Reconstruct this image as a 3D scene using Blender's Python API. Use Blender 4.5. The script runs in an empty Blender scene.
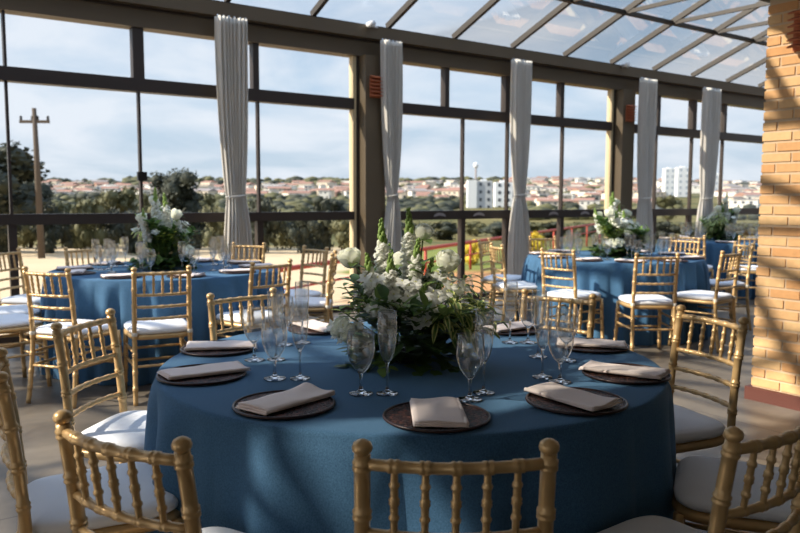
import bpy, math, random
from math import sin, cos, pi, radians, sqrt, exp, atan2, hypot
from mathutils import Vector, Matrix, noise
random.seed(7)
S = bpy.context.scene
COL = S.collection

# ------------------------------------------------------------------ camera
F_PX, PITCH, ROLL, CAM_H = 745.0, 0.0905, 0.003, 1.357
cp, sp = cos(PITCH), sin(PITCH)
fwd = Vector((0, cp, -sp)); up0 = Vector((0, sp, cp)); rt0 = Vector((1, 0, 0))
rt = rt0*cos(ROLL) + up0*sin(ROLL); upv = up0*cos(ROLL) - rt0*sin(ROLL)
cam_d = bpy.data.cameras.new('camera'); cam = bpy.data.objects.new('camera', cam_d); COL.objects.link(cam)
cam.matrix_world = Matrix(((rt.x, upv.x, -fwd.x, 0), (rt.y, upv.y, -fwd.y, 0), (rt.z, upv.z, -fwd.z, CAM_H), (0, 0, 0, 1)))
cam_d.sensor_width = 36; cam_d.lens = 36*F_PX/800; cam_d.clip_end = 3000; cam_d.clip_start = 0.05
cam_d.dof.use_dof = True; cam_d.dof.focus_distance = 2.3; cam_d.dof.aperture_fstop = 4.8
S.camera = cam
# window wall frame: along U, distance N from the camera's foot
TH = 0.965
U = Vector((sin(TH), cos(TH), 0)); N = Vector((-cos(TH), sin(TH), 0))
def W(s, n, z=0): return U*s + N*n + Vector((0, 0, z))
DW = 7.75

# ------------------------------------------------------------------ materials
def srgb(r, g, b):
    f = lambda c: (c/255/12.92) if c/255 <= .04045 else ((c/255+.055)/1.055)**2.4
    return (f(r), f(g), f(b), 1)
def newmat(name):
    m = bpy.data.materials.new(name); m.use_nodes = True
    nt = m.node_tree; return m, nt, nt.nodes['Principled BSDF']
def mat(name, col, rough=.5, metal=0, var=.0, scale=8, bump=0, bscale=60, spec=None, sheen=0, trans=0, sub=0):
    m, nt, b = newmat(name); L = nt.links
    b.inputs['Base Color'].default_value = col; b.inputs['Roughness'].default_value = rough; b.inputs['Metallic'].default_value = metal
    if spec is not None: b.inputs['Specular IOR Level'].default_value = spec
    if sheen: b.inputs['Sheen Weight'].default_value = sheen
    if trans: b.inputs['Transmission Weight'].default_value = trans
    tc = nt.nodes.new('ShaderNodeTexCoord')
    n = nt.nodes.new('ShaderNodeTexNoise'); n.inputs['Scale'].default_value = scale; n.inputs['Detail'].default_value = 4
    L.new(tc.outputs['Object'], n.inputs['Vector'])
    r = nt.nodes.new('ShaderNodeMapRange'); r.inputs[3].default_value = 1-var; r.inputs[4].default_value = 1+var
    L.new(n.outputs['Fac'], r.inputs[0])
    mx = nt.nodes.new('ShaderNodeVectorMath'); mx.operation = 'SCALE'; mx.inputs[0].default_value = col[:3]
    L.new(r.outputs[0], mx.inputs['Scale']); L.new(mx.outputs[0], b.inputs['Base Color'])
    if bump:
        n2 = nt.nodes.new('ShaderNodeTexNoise'); n2.inputs['Scale'].default_value = bscale; n2.inputs['Detail'].default_value = 3
        L.new(tc.outputs['Object'], n2.inputs['Vector'])
        bp = nt.nodes.new('ShaderNodeBump'); bp.inputs['Strength'].default_value = bump; bp.inputs['Distance'].default_value = .005
        L.new(n2.outputs['Fac'], bp.inputs['Height']); L.new(bp.outputs[0], b.inputs['Normal'])
    return m
M = {}
M['gold'] = mat('gold_paint', srgb(206, 170, 118), .34, .35, .08, 30)
M['gold_ring'] = M['gold']
M['cushion'] = mat('cushion_fabric', srgb(236, 237, 240), .85, 0, .03, 6, .25, 25)
M['tie'] = mat('cushion_tie', srgb(222, 216, 204), .8)
M['napkin'] = mat('napkin_linen', srgb(250, 232, 222), .9, 0, .03, 20, .3, 500)
M['curtain'] = mat('curtain_fabric', srgb(238, 233, 224), .9, 0, .03, 5, .1, 300)
M['frame'] = mat('frame_paint', srgb(98, 84, 64), .5, .1, .06, 3)
M['cream_frame'] = mat('cream_frame_paint', srgb(212, 192, 152), .5, 0, .04, 3)
M['dark_frame'] = mat('dark_frame_paint', srgb(58, 48, 42), .45, .2, .08, 3)
M['rafter'] = mat('rafter_paint', srgb(58, 51, 44), .5, .1, .06, 3)
M['mortar'] = mat('mortar', srgb(214, 188, 156), .95, 0, .08, 30, .4, 120)
M['plinth'] = mat('plinth_tile', srgb(92, 48, 38), .45, 0, .1, 12)
M['terracotta'] = mat('terracotta', srgb(190, 110, 72), .8, 0, .08, 30)
M['white_plastic'] = mat('white_plastic', srgb(235, 235, 235), .4)
M['black'] = mat('black_metal', srgb(28, 26, 25), .4, .3)
M['soffit'] = mat('soffit_board', srgb(216, 220, 226), .8, 0, .04, 2)
M['plaster'] = mat('plaster', srgb(212, 216, 222), .9, 0, .04, 2, .2, 40)
M['stem'] = mat('stem_green', srgb(96, 122, 60), .5, 0, .1, 30)
M['leaf_dark'] = mat('leaf_dark', srgb(80, 110, 60), .42, 0, .3, 14)
M['leaf_mid'] = mat('leaf_mid', srgb(120, 148, 74), .45, 0, .25, 14)
M['leaf_blue'] = mat('leaf_blue', srgb(98, 122, 116), .55, 0, .15, 20)
M['leaf_lime'] = mat('leaf_lime', srgb(186, 196, 84), .45, 0, .12, 20)
M['leaf_cream'] = mat('leaf_cream', srgb(234, 234, 160), .45, 0, .1, 20)
M['bud_green'] = mat('bud_green', srgb(150, 178, 92), .5, 0, .12, 40)
M['petal'] = mat('petal_white', srgb(252, 252, 244), .6, 0, .02, 20, sheen=.3)
M['petal_cream'] = mat('petal_cream', srgb(252, 252, 236), .6, 0, .03, 20, sheen=.3)
def translucent(m, k):
    nt = m.node_tree; b = nt.nodes['Principled BSDF']; t = nt.nodes.new('ShaderNodeBsdfTranslucent'); mx = nt.nodes.new('ShaderNodeMixShader'); mx.inputs[0].default_value = k
    src = b.inputs['Base Color'].links[0].from_socket; nt.links.new(src, t.inputs[0]); nt.links.new(b.outputs[0], mx.inputs[1]); nt.links.new(t.outputs[0], mx.inputs[2]); nt.links.new(mx.outputs[0], nt.nodes['Material Output'].inputs[0])
for k_ in ('petal', 'petal_cream', 'leaf_mid', 'leaf_cream', 'leaf_lime', 'bud_green', 'curtain', 'leaf_dark'): translucent(M[k_], .4 if 'petal' in k_ else .3)
M['vase'] = mat('vase_ceramic', srgb(60, 62, 60), .4)
M['bark'] = mat('bark', srgb(92, 76, 60), .9, 0, .2, 8)
M['tree_dark'] = mat('tree_leaf_dark', srgb(46, 50, 33), .7, 0, .35, .8)
M['tree_olive'] = mat('tree_leaf_olive', srgb(92, 90, 56), .7, 0, .3, .8)
M['bush_yellow'] = mat('bush_yellow', srgb(204, 178, 52), .7, 0, .25, 3)
M['pole'] = mat('pole_concrete', srgb(88, 76, 64), .9, 0, .08, 3)
M['red_paint'] = mat('red_paint', srgb(176, 66, 48), .6, 0, .08, 3)
M['roof_tile'] = mat('roof_tile', srgb(160, 122, 106), .9, 0, .12, .3)
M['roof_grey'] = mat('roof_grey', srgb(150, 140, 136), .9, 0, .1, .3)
M['house_white'] = mat('house_white', srgb(232, 226, 216), .9, 0, .04, .3)
M['house_cream'] = mat('house_cream', srgb(224, 208, 186), .9, 0, .05, .3)
M['house_brick'] = mat('house_brick', srgb(186, 150, 130), .9, 0, .08, .3)
M['dark_window'] = mat('dark_window', srgb(74, 80, 88), .3)
M['pale_window'] = mat('pale_window', srgb(176, 184, 192), .3)
M['tower_white'] = mat('tower_white', srgb(238, 238, 236), .9)
M['tower_shaded'] = mat('tower_shaded', srgb(188, 190, 192), .9)  # greyer tower tone, shade painted onto one block's wall
M['wood_top'] = mat('table_plywood', srgb(160, 130, 96), .7)

def cloth_mat():
    m, nt, b = newmat('blue_linen'); L = nt.links
    b.inputs['Roughness'].default_value = .82; b.inputs['Sheen Weight'].default_value = .35; b.inputs['Sheen Roughness'].default_value = .45
    b.inputs['Sheen Tint'].default_value = srgb(150, 190, 220); b.inputs['Specular IOR Level'].default_value = .25
    tc = nt.nodes.new('ShaderNodeTexCoord')
    n = nt.nodes.new('ShaderNodeTexNoise'); n.inputs['Scale'].default_value = 260; n.inputs['Detail'].default_value = 4
    mp = nt.nodes.new('ShaderNodeMapping'); mp.inputs['Scale'].default_value = (1, 1, .9)
    L.new(tc.outputs['Object'], mp.inputs[0]); L.new(mp.outputs[0], n.inputs['Vector'])
    cr = nt.nodes.new('ShaderNodeValToRGB'); e = cr.color_ramp.elements
    e[0].position = .3; e[0].color = srgb(48, 84, 115); e[1].position = .7; e[1].color = srgb(72, 110, 142)
    L.new(n.outputs['Fac'], cr.inputs[0]); L.new(cr.outputs[0], b.inputs['Base Color'])
    w1 = nt.nodes.new('ShaderNodeTexNoise'); w1.inputs['Scale'].default_value = 420; w1.inputs['Detail'].default_value = 2
    L.new(mp.outputs[0], w1.inputs['Vector'])
    bp = nt.nodes.new('ShaderNodeBump'); bp.inputs['Strength'].default_value = .35; bp.inputs['Distance'].default_value = .002
    L.new(w1.outputs['Fac'], bp.inputs['Height']); L.new(bp.outputs[0], b.inputs['Normal'])
    return m
M['cloth'] = cloth_mat()

def charger_mat():
    m, nt, b = newmat('beaded_charger'); L = nt.links
    tc = nt.nodes.new('ShaderNodeTexCoord')
    v = nt.nodes.new('ShaderNodeTexVoronoi'); v.inputs['Scale'].default_value = 150
    L.new(tc.outputs['Object'], v.inputs['Vector'])
    cr = nt.nodes.new('ShaderNodeValToRGB'); e = cr.color_ramp.elements
    e[0].position = .5; e[0].color = srgb(24, 14, 12); e[1].position = 1; e[1].color = srgb(140, 90, 72)
    sx = nt.nodes.new('ShaderNodeSeparateColor'); L.new(v.outputs['Color'], sx.inputs[0])
    L.new(sx.outputs[0], cr.inputs[0]); L.new(cr.outputs[0], b.inputs['Base Color'])
    b.inputs['Roughness'].default_value = .28; b.inputs['Metallic'].default_value = .5
    bp = nt.nodes.new('ShaderNodeBump'); bp.inputs['Strength'].default_value = 1; bp.inputs['Distance'].default_value = .003; bp.invert = True
    L.new(v.outputs['Distance'], bp.inputs['Height']); L.new(bp.outputs[0], b.inputs['Normal'])
    return m
M['charger'] = charger_mat()
M['charger_rim'] = mat('charger_rim', srgb(50, 30, 26), .35, .2)

def glass_mat():       # drinking glass: clear in the middle, refracting towards the rims
    m, nt, b = newmat('crystal'); L = nt.links
    g = nt.nodes.new('ShaderNodeBsdfGlass'); g.inputs['Roughness'].default_value = 0; g.inputs['IOR'].default_value = 1.45
    tr = nt.nodes.new('ShaderNodeBsdfTransparent'); tr.inputs[0].default_value = (.985, .99, .99, 1)
    lw = nt.nodes.new('ShaderNodeLayerWeight'); lw.inputs[0].default_value = .5
    r = nt.nodes.new('ShaderNodeMapRange'); r.inputs[1].default_value = .48; r.inputs[2].default_value = .90; r.inputs[3].default_value = .05; r.inputs[4].default_value = 1.0
    gl = nt.nodes.new('ShaderNodeBsdfGlossy'); gl.inputs['Roughness'].default_value = .02
    m1 = nt.nodes.new('ShaderNodeMixShader'); m2 = nt.nodes.new('ShaderNodeMixShader'); m2.inputs[0].default_value = .10
    L.new(lw.outputs['Facing'], r.inputs[0]); L.new(r.outputs[0], m1.inputs[0]); L.new(tr.outputs[0], m1.inputs[1]); L.new(g.outputs[0], m1.inputs[2])
    L.new(m1.outputs[0], m2.inputs[1]); L.new(gl.outputs[0], m2.inputs[2]); L.new(m2.outputs[0], nt.nodes['Material Output'].inputs[0])
    nt.nodes.remove(b); return m
M['glass'] = glass_mat()
def pane_mat():
    m = bpy.data.materials.new('pane_glass'); m.use_nodes = True; nt = m.node_tree; nt.nodes.clear(); L = nt.links
    o = nt.nodes.new('ShaderNodeOutputMaterial'); tr = nt.nodes.new('ShaderNodeBsdfTransparent'); tr.inputs[0].default_value = (.97, .98, .98, 1)
    g = nt.nodes.new('ShaderNodeBsdfGlossy'); g.inputs['Roughness'].default_value = .02
    lw = nt.nodes.new('ShaderNodeLayerWeight'); lw.inputs[0].default_value = .12
    mr = nt.nodes.new('ShaderNodeMath'); mr.operation = 'MULTIPLY'; mr.inputs[1].default_value = .35
    mx = nt.nodes.new('ShaderNodeMixShader'); L.new(lw.outputs['Fresnel'], mr.inputs[0]); L.new(mr.outputs[0], mx.inputs[0])
    L.new(tr.outputs[0], mx.inputs[1]); L.new(g.outputs[0], mx.inputs[2]); L.new(mx.outputs[0], o.inputs[0])
    return m
M['pane'] = pane_mat()
M['glass_solid'] = newmat('crystal_stem')[0]
_b = M['glass_solid'].node_tree.nodes['Principled BSDF']; _b.inputs['Transmission Weight'].default_value = 1; _b.inputs['Roughness'].default_value = 0; _b.inputs['IOR'].default_value = 1.5
def floor_mat():
    m, nt, b = newmat('polished_concrete'); L = nt.links
    tc = nt.nodes.new('ShaderNodeTexCoord')
    n = nt.nodes.new('ShaderNodeTexNoise'); n.inputs['Scale'].default_value = 1.6; n.inputs['Detail'].default_value = 9; n.inputs['Roughness'].default_value = .62
    n.inputs['Distortion'].default_value = .6
    L.new(tc.outputs['Object'], n.inputs['Vector'])
    cr = nt.nodes.new('ShaderNodeValToRGB'); e = cr.color_ramp.elements
    e[0].position = .3; e[0].color = srgb(82, 75, 68); e[1].position = .72; e[1].color = srgb(138, 127, 112)
    L.new(n.outputs['Fac'], cr.inputs[0])
    br = nt.nodes.new('ShaderNodeTexBrick'); br.offset = 0; br.inputs['Scale'].default_value = 1
    br.inputs['Brick Width'].default_value = 2.33; br.inputs['Row Height'].default_value = 2.33; br.inputs['Mortar Size'].default_value = .006
    mp = nt.nodes.new('ShaderNodeMapping'); mp.inputs['Rotation'].default_value = (0, 0, -(pi/2-TH)); mp.inputs['Location'].default_value = (.4, 1.2, 0)
    L.new(tc.outputs['Object'], mp.inputs[0]); L.new(mp.outputs[0], br.inputs['Vector'])
    mx = nt.nodes.new('ShaderNodeMix'); mx.data_type = 'RGBA'; L.new(br.outputs['Fac'], mx.inputs[0])
    L.new(cr.outputs[0], mx.inputs[6]); mx.inputs[7].default_value = srgb(80, 72, 64); L.new(mx.outputs[2], b.inputs['Base Color'])
    n2 = nt.nodes.new('ShaderNodeTexNoise'); n2.inputs['Scale'].default_value = 5; n2.inputs['Detail'].default_value = 6; L.new(tc.outputs['Object'], n2.inputs['Vector'])
    r = nt.nodes.new('ShaderNodeMapRange'); r.inputs[3].default_value = .22; r.inputs[4].default_value = .5; L.new(n2.outputs['Fac'], r.inputs[0]); L.new(r.outputs[0], b.inputs['Roughness'])
    return m
M['floor'] = floor_mat()
def brick_mat():
    m, nt, b = newmat('brick_clay'); L = nt.links
    g = nt.nodes.new('ShaderNodeNewGeometry')
    cr = nt.nodes.new('ShaderNodeValToRGB'); e = cr.color_ramp.elements
    e[0].position = 0; e[0].color = srgb(216, 160, 106); e[1].position = 1; e[1].color = srgb(230, 190, 138)
    L.new(g.outputs['Random Per Island'], cr.inputs[0])
    tc = nt.nodes.new('ShaderNodeTexCoord'); n = nt.nodes.new('ShaderNodeTexNoise'); n.inputs['Scale'].default_value = 25; n.inputs['Detail'].default_value = 5
    L.new(tc.outputs['Object'], n.inputs['Vector'])
    r = nt.nodes.new('ShaderNodeMapRange'); r.inputs[3].default_value = .82; r.inputs[4].default_value = 1.15; L.new(n.outputs['Fac'], r.inputs[0])
    mx = nt.nodes.new('ShaderNodeVectorMath'); mx.operation = 'SCALE'; L.new(cr.outputs[0], mx.inputs[0]); L.new(r.outputs[0], mx.inputs['Scale']); L.new(mx.outputs[0], b.inputs['Base Color'])
    b.inputs['Roughness'].default_value = .9
    bp = nt.nodes.new('ShaderNodeBump'); bp.inputs['Strength'].default_value = .5; bp.inputs['Distance'].default_value = .004; L.new(n.outputs['Fac'], bp.inputs['Height']); L.new(bp.outputs[0], b.inputs['Normal'])
    return m
M['brick'] = brick_mat()
def ground_mat():
    m, nt, b = newmat('outside_ground'); L = nt.links; b.inputs['Roughness'].default_value = .95; b.inputs['Specular IOR Level'].default_value = .1
    tc = nt.nodes.new('ShaderNodeTexCoord'); sx = nt.nodes.new('ShaderNodeSeparateXYZ'); L.new(tc.outputs['Object'], sx.inputs[0])
    nz = nt.nodes.new('ShaderNodeTexNoise'); nz.inputs['Scale'].default_value = .35; nz.inputs['Detail'].default_value = 5; L.new(tc.outputs['Object'], nz.inputs['Vector'])
    nf = nt.nodes.new('ShaderNodeTexNoise'); nf.inputs['Scale'].default_value = .06; nf.inputs['Detail'].default_value = 9; nf.inputs['Roughness'].default_value = .65; L.new(tc.outputs['Object'], nf.inputs['Vector'])
    def math(op, a, bb):
        x = nt.nodes.new('ShaderNodeMath'); x.operation = op
        for i, v in enumerate((a, bb)):
            if isinstance(v, (int, float)): x.inputs[i].default_value = v
            else: L.new(v, x.inputs[i])
        return x.outputs[0]
    def ss(v, a, c):
        r = nt.nodes.new('ShaderNodeMapRange'); r.interpolation_type = 'SMOOTHSTEP'; r.inputs[1].default_value = a; r.inputs[2].default_value = c; L.new(v, r.inputs[0]); return r.outputs[0]
    def mix(f, a, c):
        x = nt.nodes.new('ShaderNodeMix'); x.data_type = 'RGBA'; L.new(f, x.inputs[0])
        for i, v in ((6, a), (7, c)):
            if isinstance(v, tuple): x.inputs[i].default_value = v
            else: L.new(v, x.inputs[i])
        return x.outputs[2]
    jit = math('MULTIPLY', math('SUBTRACT', nz.outputs['Fac'], .5), 5.0)
    X = math('ADD', sx.outputs[0], jit); Y = math('ADD', sx.outputs[1], jit)
    sand = mix(nz.outputs['Fac'], srgb(196, 172, 138), srgb(216, 194, 160))
    earth = mix(nz.outputs['Fac'], srgb(176, 120, 78), srgb(196, 150, 104))
    grass = mix(nf.outputs['Fac'], srgb(96, 112, 50), srgb(140, 140, 78))
    right = mix(ss(Y, 18.5, 20), earth, grass)
    near = mix(ss(X, -1.2, -.4), sand, right)
    cr = nt.nodes.new('ShaderNodeValToRGB'); e = cr.color_ramp.elements
    e[0].position = .36; e[0].color = srgb(66, 74, 46); e[1].position = .62; e[1].color = srgb(128, 116, 76)
    L.new(nf.outputs['Fac'], cr.inputs[0])
    field = mix(ss(Y, 29, 34), near, cr.outputs[0])
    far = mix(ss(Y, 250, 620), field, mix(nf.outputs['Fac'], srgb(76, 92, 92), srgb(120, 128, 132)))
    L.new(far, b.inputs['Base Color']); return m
M['ground'] = ground_mat()

# ------------------------------------------------------------------ mesh builder
class MB:
    def __init__(s): s.v = []; s.f = []; s.m = []; s.sm = []
    def add(s, vs, fs, mi=0, smooth=True):
        o = len(s.v); s.v += [tuple(v) for v in vs]
        for f in fs: s.f.append(tuple(i+o for i in f)); s.m.append(mi); s.sm.append(smooth)
    def box(s, lo, hi, mi=0, fr=None):
        vs = [(x, y, z) for z in (lo[2], hi[2]) for y in (lo[1], hi[1]) for x in (lo[0], hi[0])]
        if fr: vs = [fr(*v) for v in vs]
        s.add(vs, [(0, 2, 3, 1), (4, 5, 7, 6), (0, 1, 5, 4), (2, 6, 7, 3), (0, 4, 6, 2), (1, 3, 7, 5)], mi, False)
    def sweep(s, pts, rad, n=10, mi=0, cap=True, flat=None):
        pts = [Vector(p) for p in pts]; K = len(pts); rings = []
        t0 = (pts[1]-pts[0]).normalized(); a = Vector((0, 0, 1)) if abs(t0.z) < .9 else Vector((0, 1, 0))
        u = (a - t0*a.dot(t0)).normalized()
        for i, p in enumerate(pts):
            t = (pts[min(i+1, K-1)]-pts[max(i-1, 0)]).normalized()
            u = (u - t*u.dot(t)).normalized(); w = t.cross(u); r = rad[i] if hasattr(rad, '__len__') else rad
            fl = flat or 1
            rings.append([p + u*(r*cos(2*pi*k/n)*fl) + w*(r*sin(2*pi*k/n)) for k in range(n)])
        vs = [q for rg in rings for q in rg]; fs = []
        for i in range(K-1):
            for k in range(n):
                a_, b_ = i*n+k, i*n+(k+1) % n; fs.append((a_, b_, b_+n, a_+n))
        if cap: fs.append(tuple(range(n-1, -1, -1))); fs.append(tuple((K-1)*n+k for k in range(n)))
        s.add(vs, fs, mi, True)
    def lathe(s, prof, n=24, mi=0, c=(0, 0, 0)):
        vs = []; fs = []; K = len(prof)
        for r, z in prof:
            for k in range(n): vs.append((c[0]+r*cos(2*pi*k/n), c[1]+r*sin(2*pi*k/n), c[2]+z))
        for i in range(K-1):
            for k in range(n):
                a_, b_ = i*n+k, i*n+(k+1) % n; fs.append((a_, b_, b_+n, a_+n))
        s.add(vs, fs, mi, True)
        if prof[0][0] > 1e-5: s.add([vs[k] for k in range(n)], [tuple(range(n-1, -1, -1))], mi)
        if prof[-1][0] > 1e-5: s.add([vs[(K-1)*n+k] for k in range(n)], [tuple(range(n))], mi)
    def mesh(s, name, mats):
        me = bpy.data.meshes.new(name); me.from_pydata(s.v, [], s.f)
        for mm in (mats if isinstance(mats, (list, tuple)) else [mats]): me.materials.append(mm)
        me.polygons.foreach_set('material_index', s.m); me.polygons.foreach_set('use_smooth', s.sm); me.update(); return me
    def obj(s, name, mats, parent=None): return link(name, s.mesh(name, mats), parent)
def link(name, me, parent=None):
    o = bpy.data.objects.new(name, me); COL.objects.link(o)
    if parent: o.parent = parent
    return o
def tag(o, label=None, cat=None, group=None, kind=None):
    if label: o['label'] = label
    if cat: o['category'] = cat
    if group: o['group'] = group
    if kind: o['kind'] = kind
    return o
def empty(name, loc=(0, 0, 0), rz=0):
    o = bpy.data.objects.new(name, None); COL.objects.link(o); o.location = loc; o.rotation_euler = (0, 0, rz); o.empty_display_size = .1; return o
def children(o): return [c for c in bpy.data.objects if c.parent == o]
def copy_tree(o, kids=None):
    c = o.copy(); COL.objects.link(c)
    for ch in (kids[o.name] if kids else children(o)):
        d = ch.copy(); COL.objects.link(d); d.parent = c
        for g in (kids.get(ch.name, []) if kids else children(ch)):
            e = g.copy(); COL.objects.link(e); e.parent = d
    return c
def kidmap(root):
    k = {root.name: children(root)}
    for ch in k[root.name]: k[ch.name] = children(ch)
    return k
def struct(o, lab=None, cat=None):
    o['kind'] = 'structure'
    if lab: o['label'] = lab
    if cat: o['category'] = cat
    return o

# ------------------------------------------------------------------ gold ballroom chair
def bamboo(mb, path, r, rings, n=10, taper=0.0, ringw=.0045, knob=1.2):
    """tube along a path with turned double rings at the given arc lengths; slightly waisted between them"""
    P = [Vector(p) for p in path]; seg = [0]
    for i in range(1, len(P)): seg.append(seg[-1]+(P[i]-P[i-1]).length)
    Ltot = seg[-1]
    def at(d):
        d = min(max(d, 0), Ltot)
        for i in range(1, len(P)):
            if d <= seg[i]+1e-9:
                return P[i-1].lerp(P[i], (d-seg[i-1])/max(1e-9, seg[i]-seg[i-1]))
        return P[-1]
    ss = {0.0: 1.0, Ltot: 1.0}
    for d in seg: ss[d] = None
    for g in rings:
        g = g*Ltot if g <= 1 else g
        w = ringw
        for o_, k in ((-2.6*w, 1.0), (-1.9*w, knob), (-.7*w, knob), (0, 1.03), (.7*w, knob), (1.9*w, knob), (2.6*w, 1.0)): ss[g+o_] = k
    ds = sorted(d for d in ss if -1e-9 <= d <= Ltot+1e-9)
    gl = [g*Ltot if g <= 1 else g for g in rings]
    pts = []; rad = []
    for d in ds:
        k = ss[d]
        if k is None:
            if any(abs(d-g) < 3*ringw for g in gl): continue
            k = 1.0
        pts.append(at(d)); rad.append(r*k*(1-taper*(d/Ltot)))
    mb.sweep(pts, rad, n)
def rear_post_pts(sx):
    ctrl = [(.188*sx, -.245, 0), (.184*sx, -.222, .15), (.180*sx, -.202, .32), (.178*sx, -.195, .45), (.176*sx, -.203, .60), (.175*sx, -.218, .75), (.174*sx, -.238, .885)]
    out = []
    V = [Vector(c) for c in ctrl]
    for i in range(len(V)-1):
        p0 = V[max(i-1, 0)]; p1 = V[i]; p2 = V[i+1]; p3 = V[min(i+2, len(V)-1)]
        for k in range(4):
            t = k/4; out.append(.5*((2*p1)+(-p0+p2)*t+(2*p0-5*p1+4*p2-p3)*t*t+(-p0+3*p1-3*p2+p3)*t**3))
    out.append(V[-1]); return out
def post_y(z):
    p = rear_post_pts(1)
    for a, b in zip(p, p[1:]):
        if a.z <= z <= b.z: return a.y+(b.y-a.y)*(z-a.z)/(b.z-a.z)
    return p[-1].y
def rail_pts(z, bow, x=.174, n=10):
    y0 = post_y(z); return [Vector((x*t, y0-bow*(1-t*t), z)) for t in [(-1+2*i/n) for i in range(n+1)]]
def make_chair():
    root = empty('chiavari_chair')
    G = M['gold']
    for sx in (-1, 1):
        m = MB(); bamboo(m, rear_post_pts(sx), .0155, (.12, .24, .37, .50, .62, .74, .86, .975), 12)
        top = Vector(rear_post_pts(sx)[-1])
        rp = m.obj('rear_post', G, root); m = MB()
        m.lathe([(.006, 0), (.012, .004), (.0185, .011), (.0195, .018), (.0165, .026), (.009, .031), (.0005, .033)], 14, 0, top+Vector((0, 0, -.004)))
        m.obj('finial', G, rp)
        m = MB(); bamboo(m, [(.205*sx, .212, 0), (.196*sx, .200, .2), (.190*sx, .192, .44)], .0155, (.16, .38, .60, .82), 12)
        m.obj('front_leg', G, root)
    m = MB(); bamboo(m, rail_pts(.866, .028), .0115, (.17, .335, .5, .665, .83), 10); m.obj('crest_rail', G, root)
    for z, bow in ((.725, .030), (.645, .030), (.565, .028)):
        m = MB(); bamboo(m, rail_pts(z, bow), .0095, (.17, .335, .5, .665, .83), 10); m.obj('back_rail', G, root)
    for i in range(5):
        t = -1+2*(i+1)/6.0
        a = Vector((.172*t, post_y(.725)-.030*(1-t*t), .728)); b = Vector((.172*t, post_y(.866)-.028*(1-t*t), .862))
        m = MB()
        K = 30; pts = []; rad = []
        for k in range(K+1):
            u = k/K; pts.append(a.lerp(b, u)); r = .0066+.0012*sin(pi*u)
            for g in (.25, .5, .75):
                dd = abs(u-g)*K
                if dd < 1.2: r *= 1.38 if dd > .3 else 1.2
            rad.append(r)
        m.sweep(pts, rad, 8); m.obj('spindle', G, root)
    # stretchers
    def leg_at(z, sx, front):
        if front: return Vector(((.205-.034*z)*sx, .212-.045*z, z))
        x = .188-.022*z; return Vector((x*sx, post_y(z), z))
    for sx in (-1, 1):
        for z in (.34, .25):
            m = MB(); bamboo(m, [leg_at(z, sx, True), leg_at(z, sx, False)], .0088, (.2, .5, .8), 8); m.obj('stretcher', G, root)
    for z in (.30, .21):
        m = MB(); bamboo(m, [leg_at(z, -1, True), leg_at(z, 1, True)], .0088, (.2, .5, .8), 8); m.obj('stretcher', G, root)
    m = MB(); bamboo(m, [leg_at(.25, -1, False), leg_at(.25, 1, False)], .0088, (.2, .5, .8), 8); m.obj('stretcher', G, root)
    # seat outline
    def outline(k, off=0):
        a = 2*pi*k/48; c, s_ = cos(a), sin(a); e = .42
        x = abs(c)**e*(1 if c >= 0 else -1); y = abs(s_)**e*(1 if s_ >= 0 else -1)
        hw = .200+.012*y; return (x*(hw+off), .002+y*(.205+off))
    m = MB(); prof = [(-.03, .424), (.0, .424), (.008, .430), (.010, .440), (.008, .450), (0, .456), (-.03, .456)]
    vs = []; fs = []
    for o_, z in prof:
        for k in range(48): x, y = outline(k, o_); vs.append((x, y, z))
    for i in range(len(prof)-1):
        for k in range(48): fs.append((i*48+k, i*48+(k+1) % 48, (i+1)*48+(k+1) % 48, (i+1)*48+k))
    fs.append(tuple(range(47, -1, -1))); fs.append(tuple((len(prof)-1)*48+k for k in range(48)))
    m.add(vs, fs); m.obj('seat_frame', G, root)
    m = MB(); prof = [(-.02, .457), (-.004, .459), (.004, .466), (.006, .476), (.003, .487), (-.008, .496), (-.03, .502), (-.07, .506), (-.12, .508), (-.17, .509)]
    vs = []; fs = []
    for o_, z in prof:
        for k in range(48):
            x, y = outline(k, o_ if o_ > -.1 else -.1)
            if o_ <= -.1: f_ = (.2+o_)/.1; x *= f_; y = .002+(y-.002)*f_
            z2 = z + .004*noise.noise(Vector((x*9, y*9, 1)))
            # notches for the rear posts
            vs.append((x, y, z2))
    for i in range(len(prof)-1):
        for k in range(48): fs.append((i*48+k, i*48+(k+1) % 48, (i+1)*48+(k+1) % 48, (i+1)*48+k))
    fs.append(tuple(range(47, -1, -1))); fs.append(tuple((len(prof)-1)*48+k for k in range(48)))
    m.add(vs, fs); cu = m.obj('cushion', M['cushion'], root)
    for sx in (-1, 1):
        m = MB(); m.lathe([(.0175, 0), (.0195, .004), (.0195, .020), (.0175, .024)], 12, 0, (.178*sx, -.196, .452)); m.obj('cushion_tie', M['tie'], cu)
    return root
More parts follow.
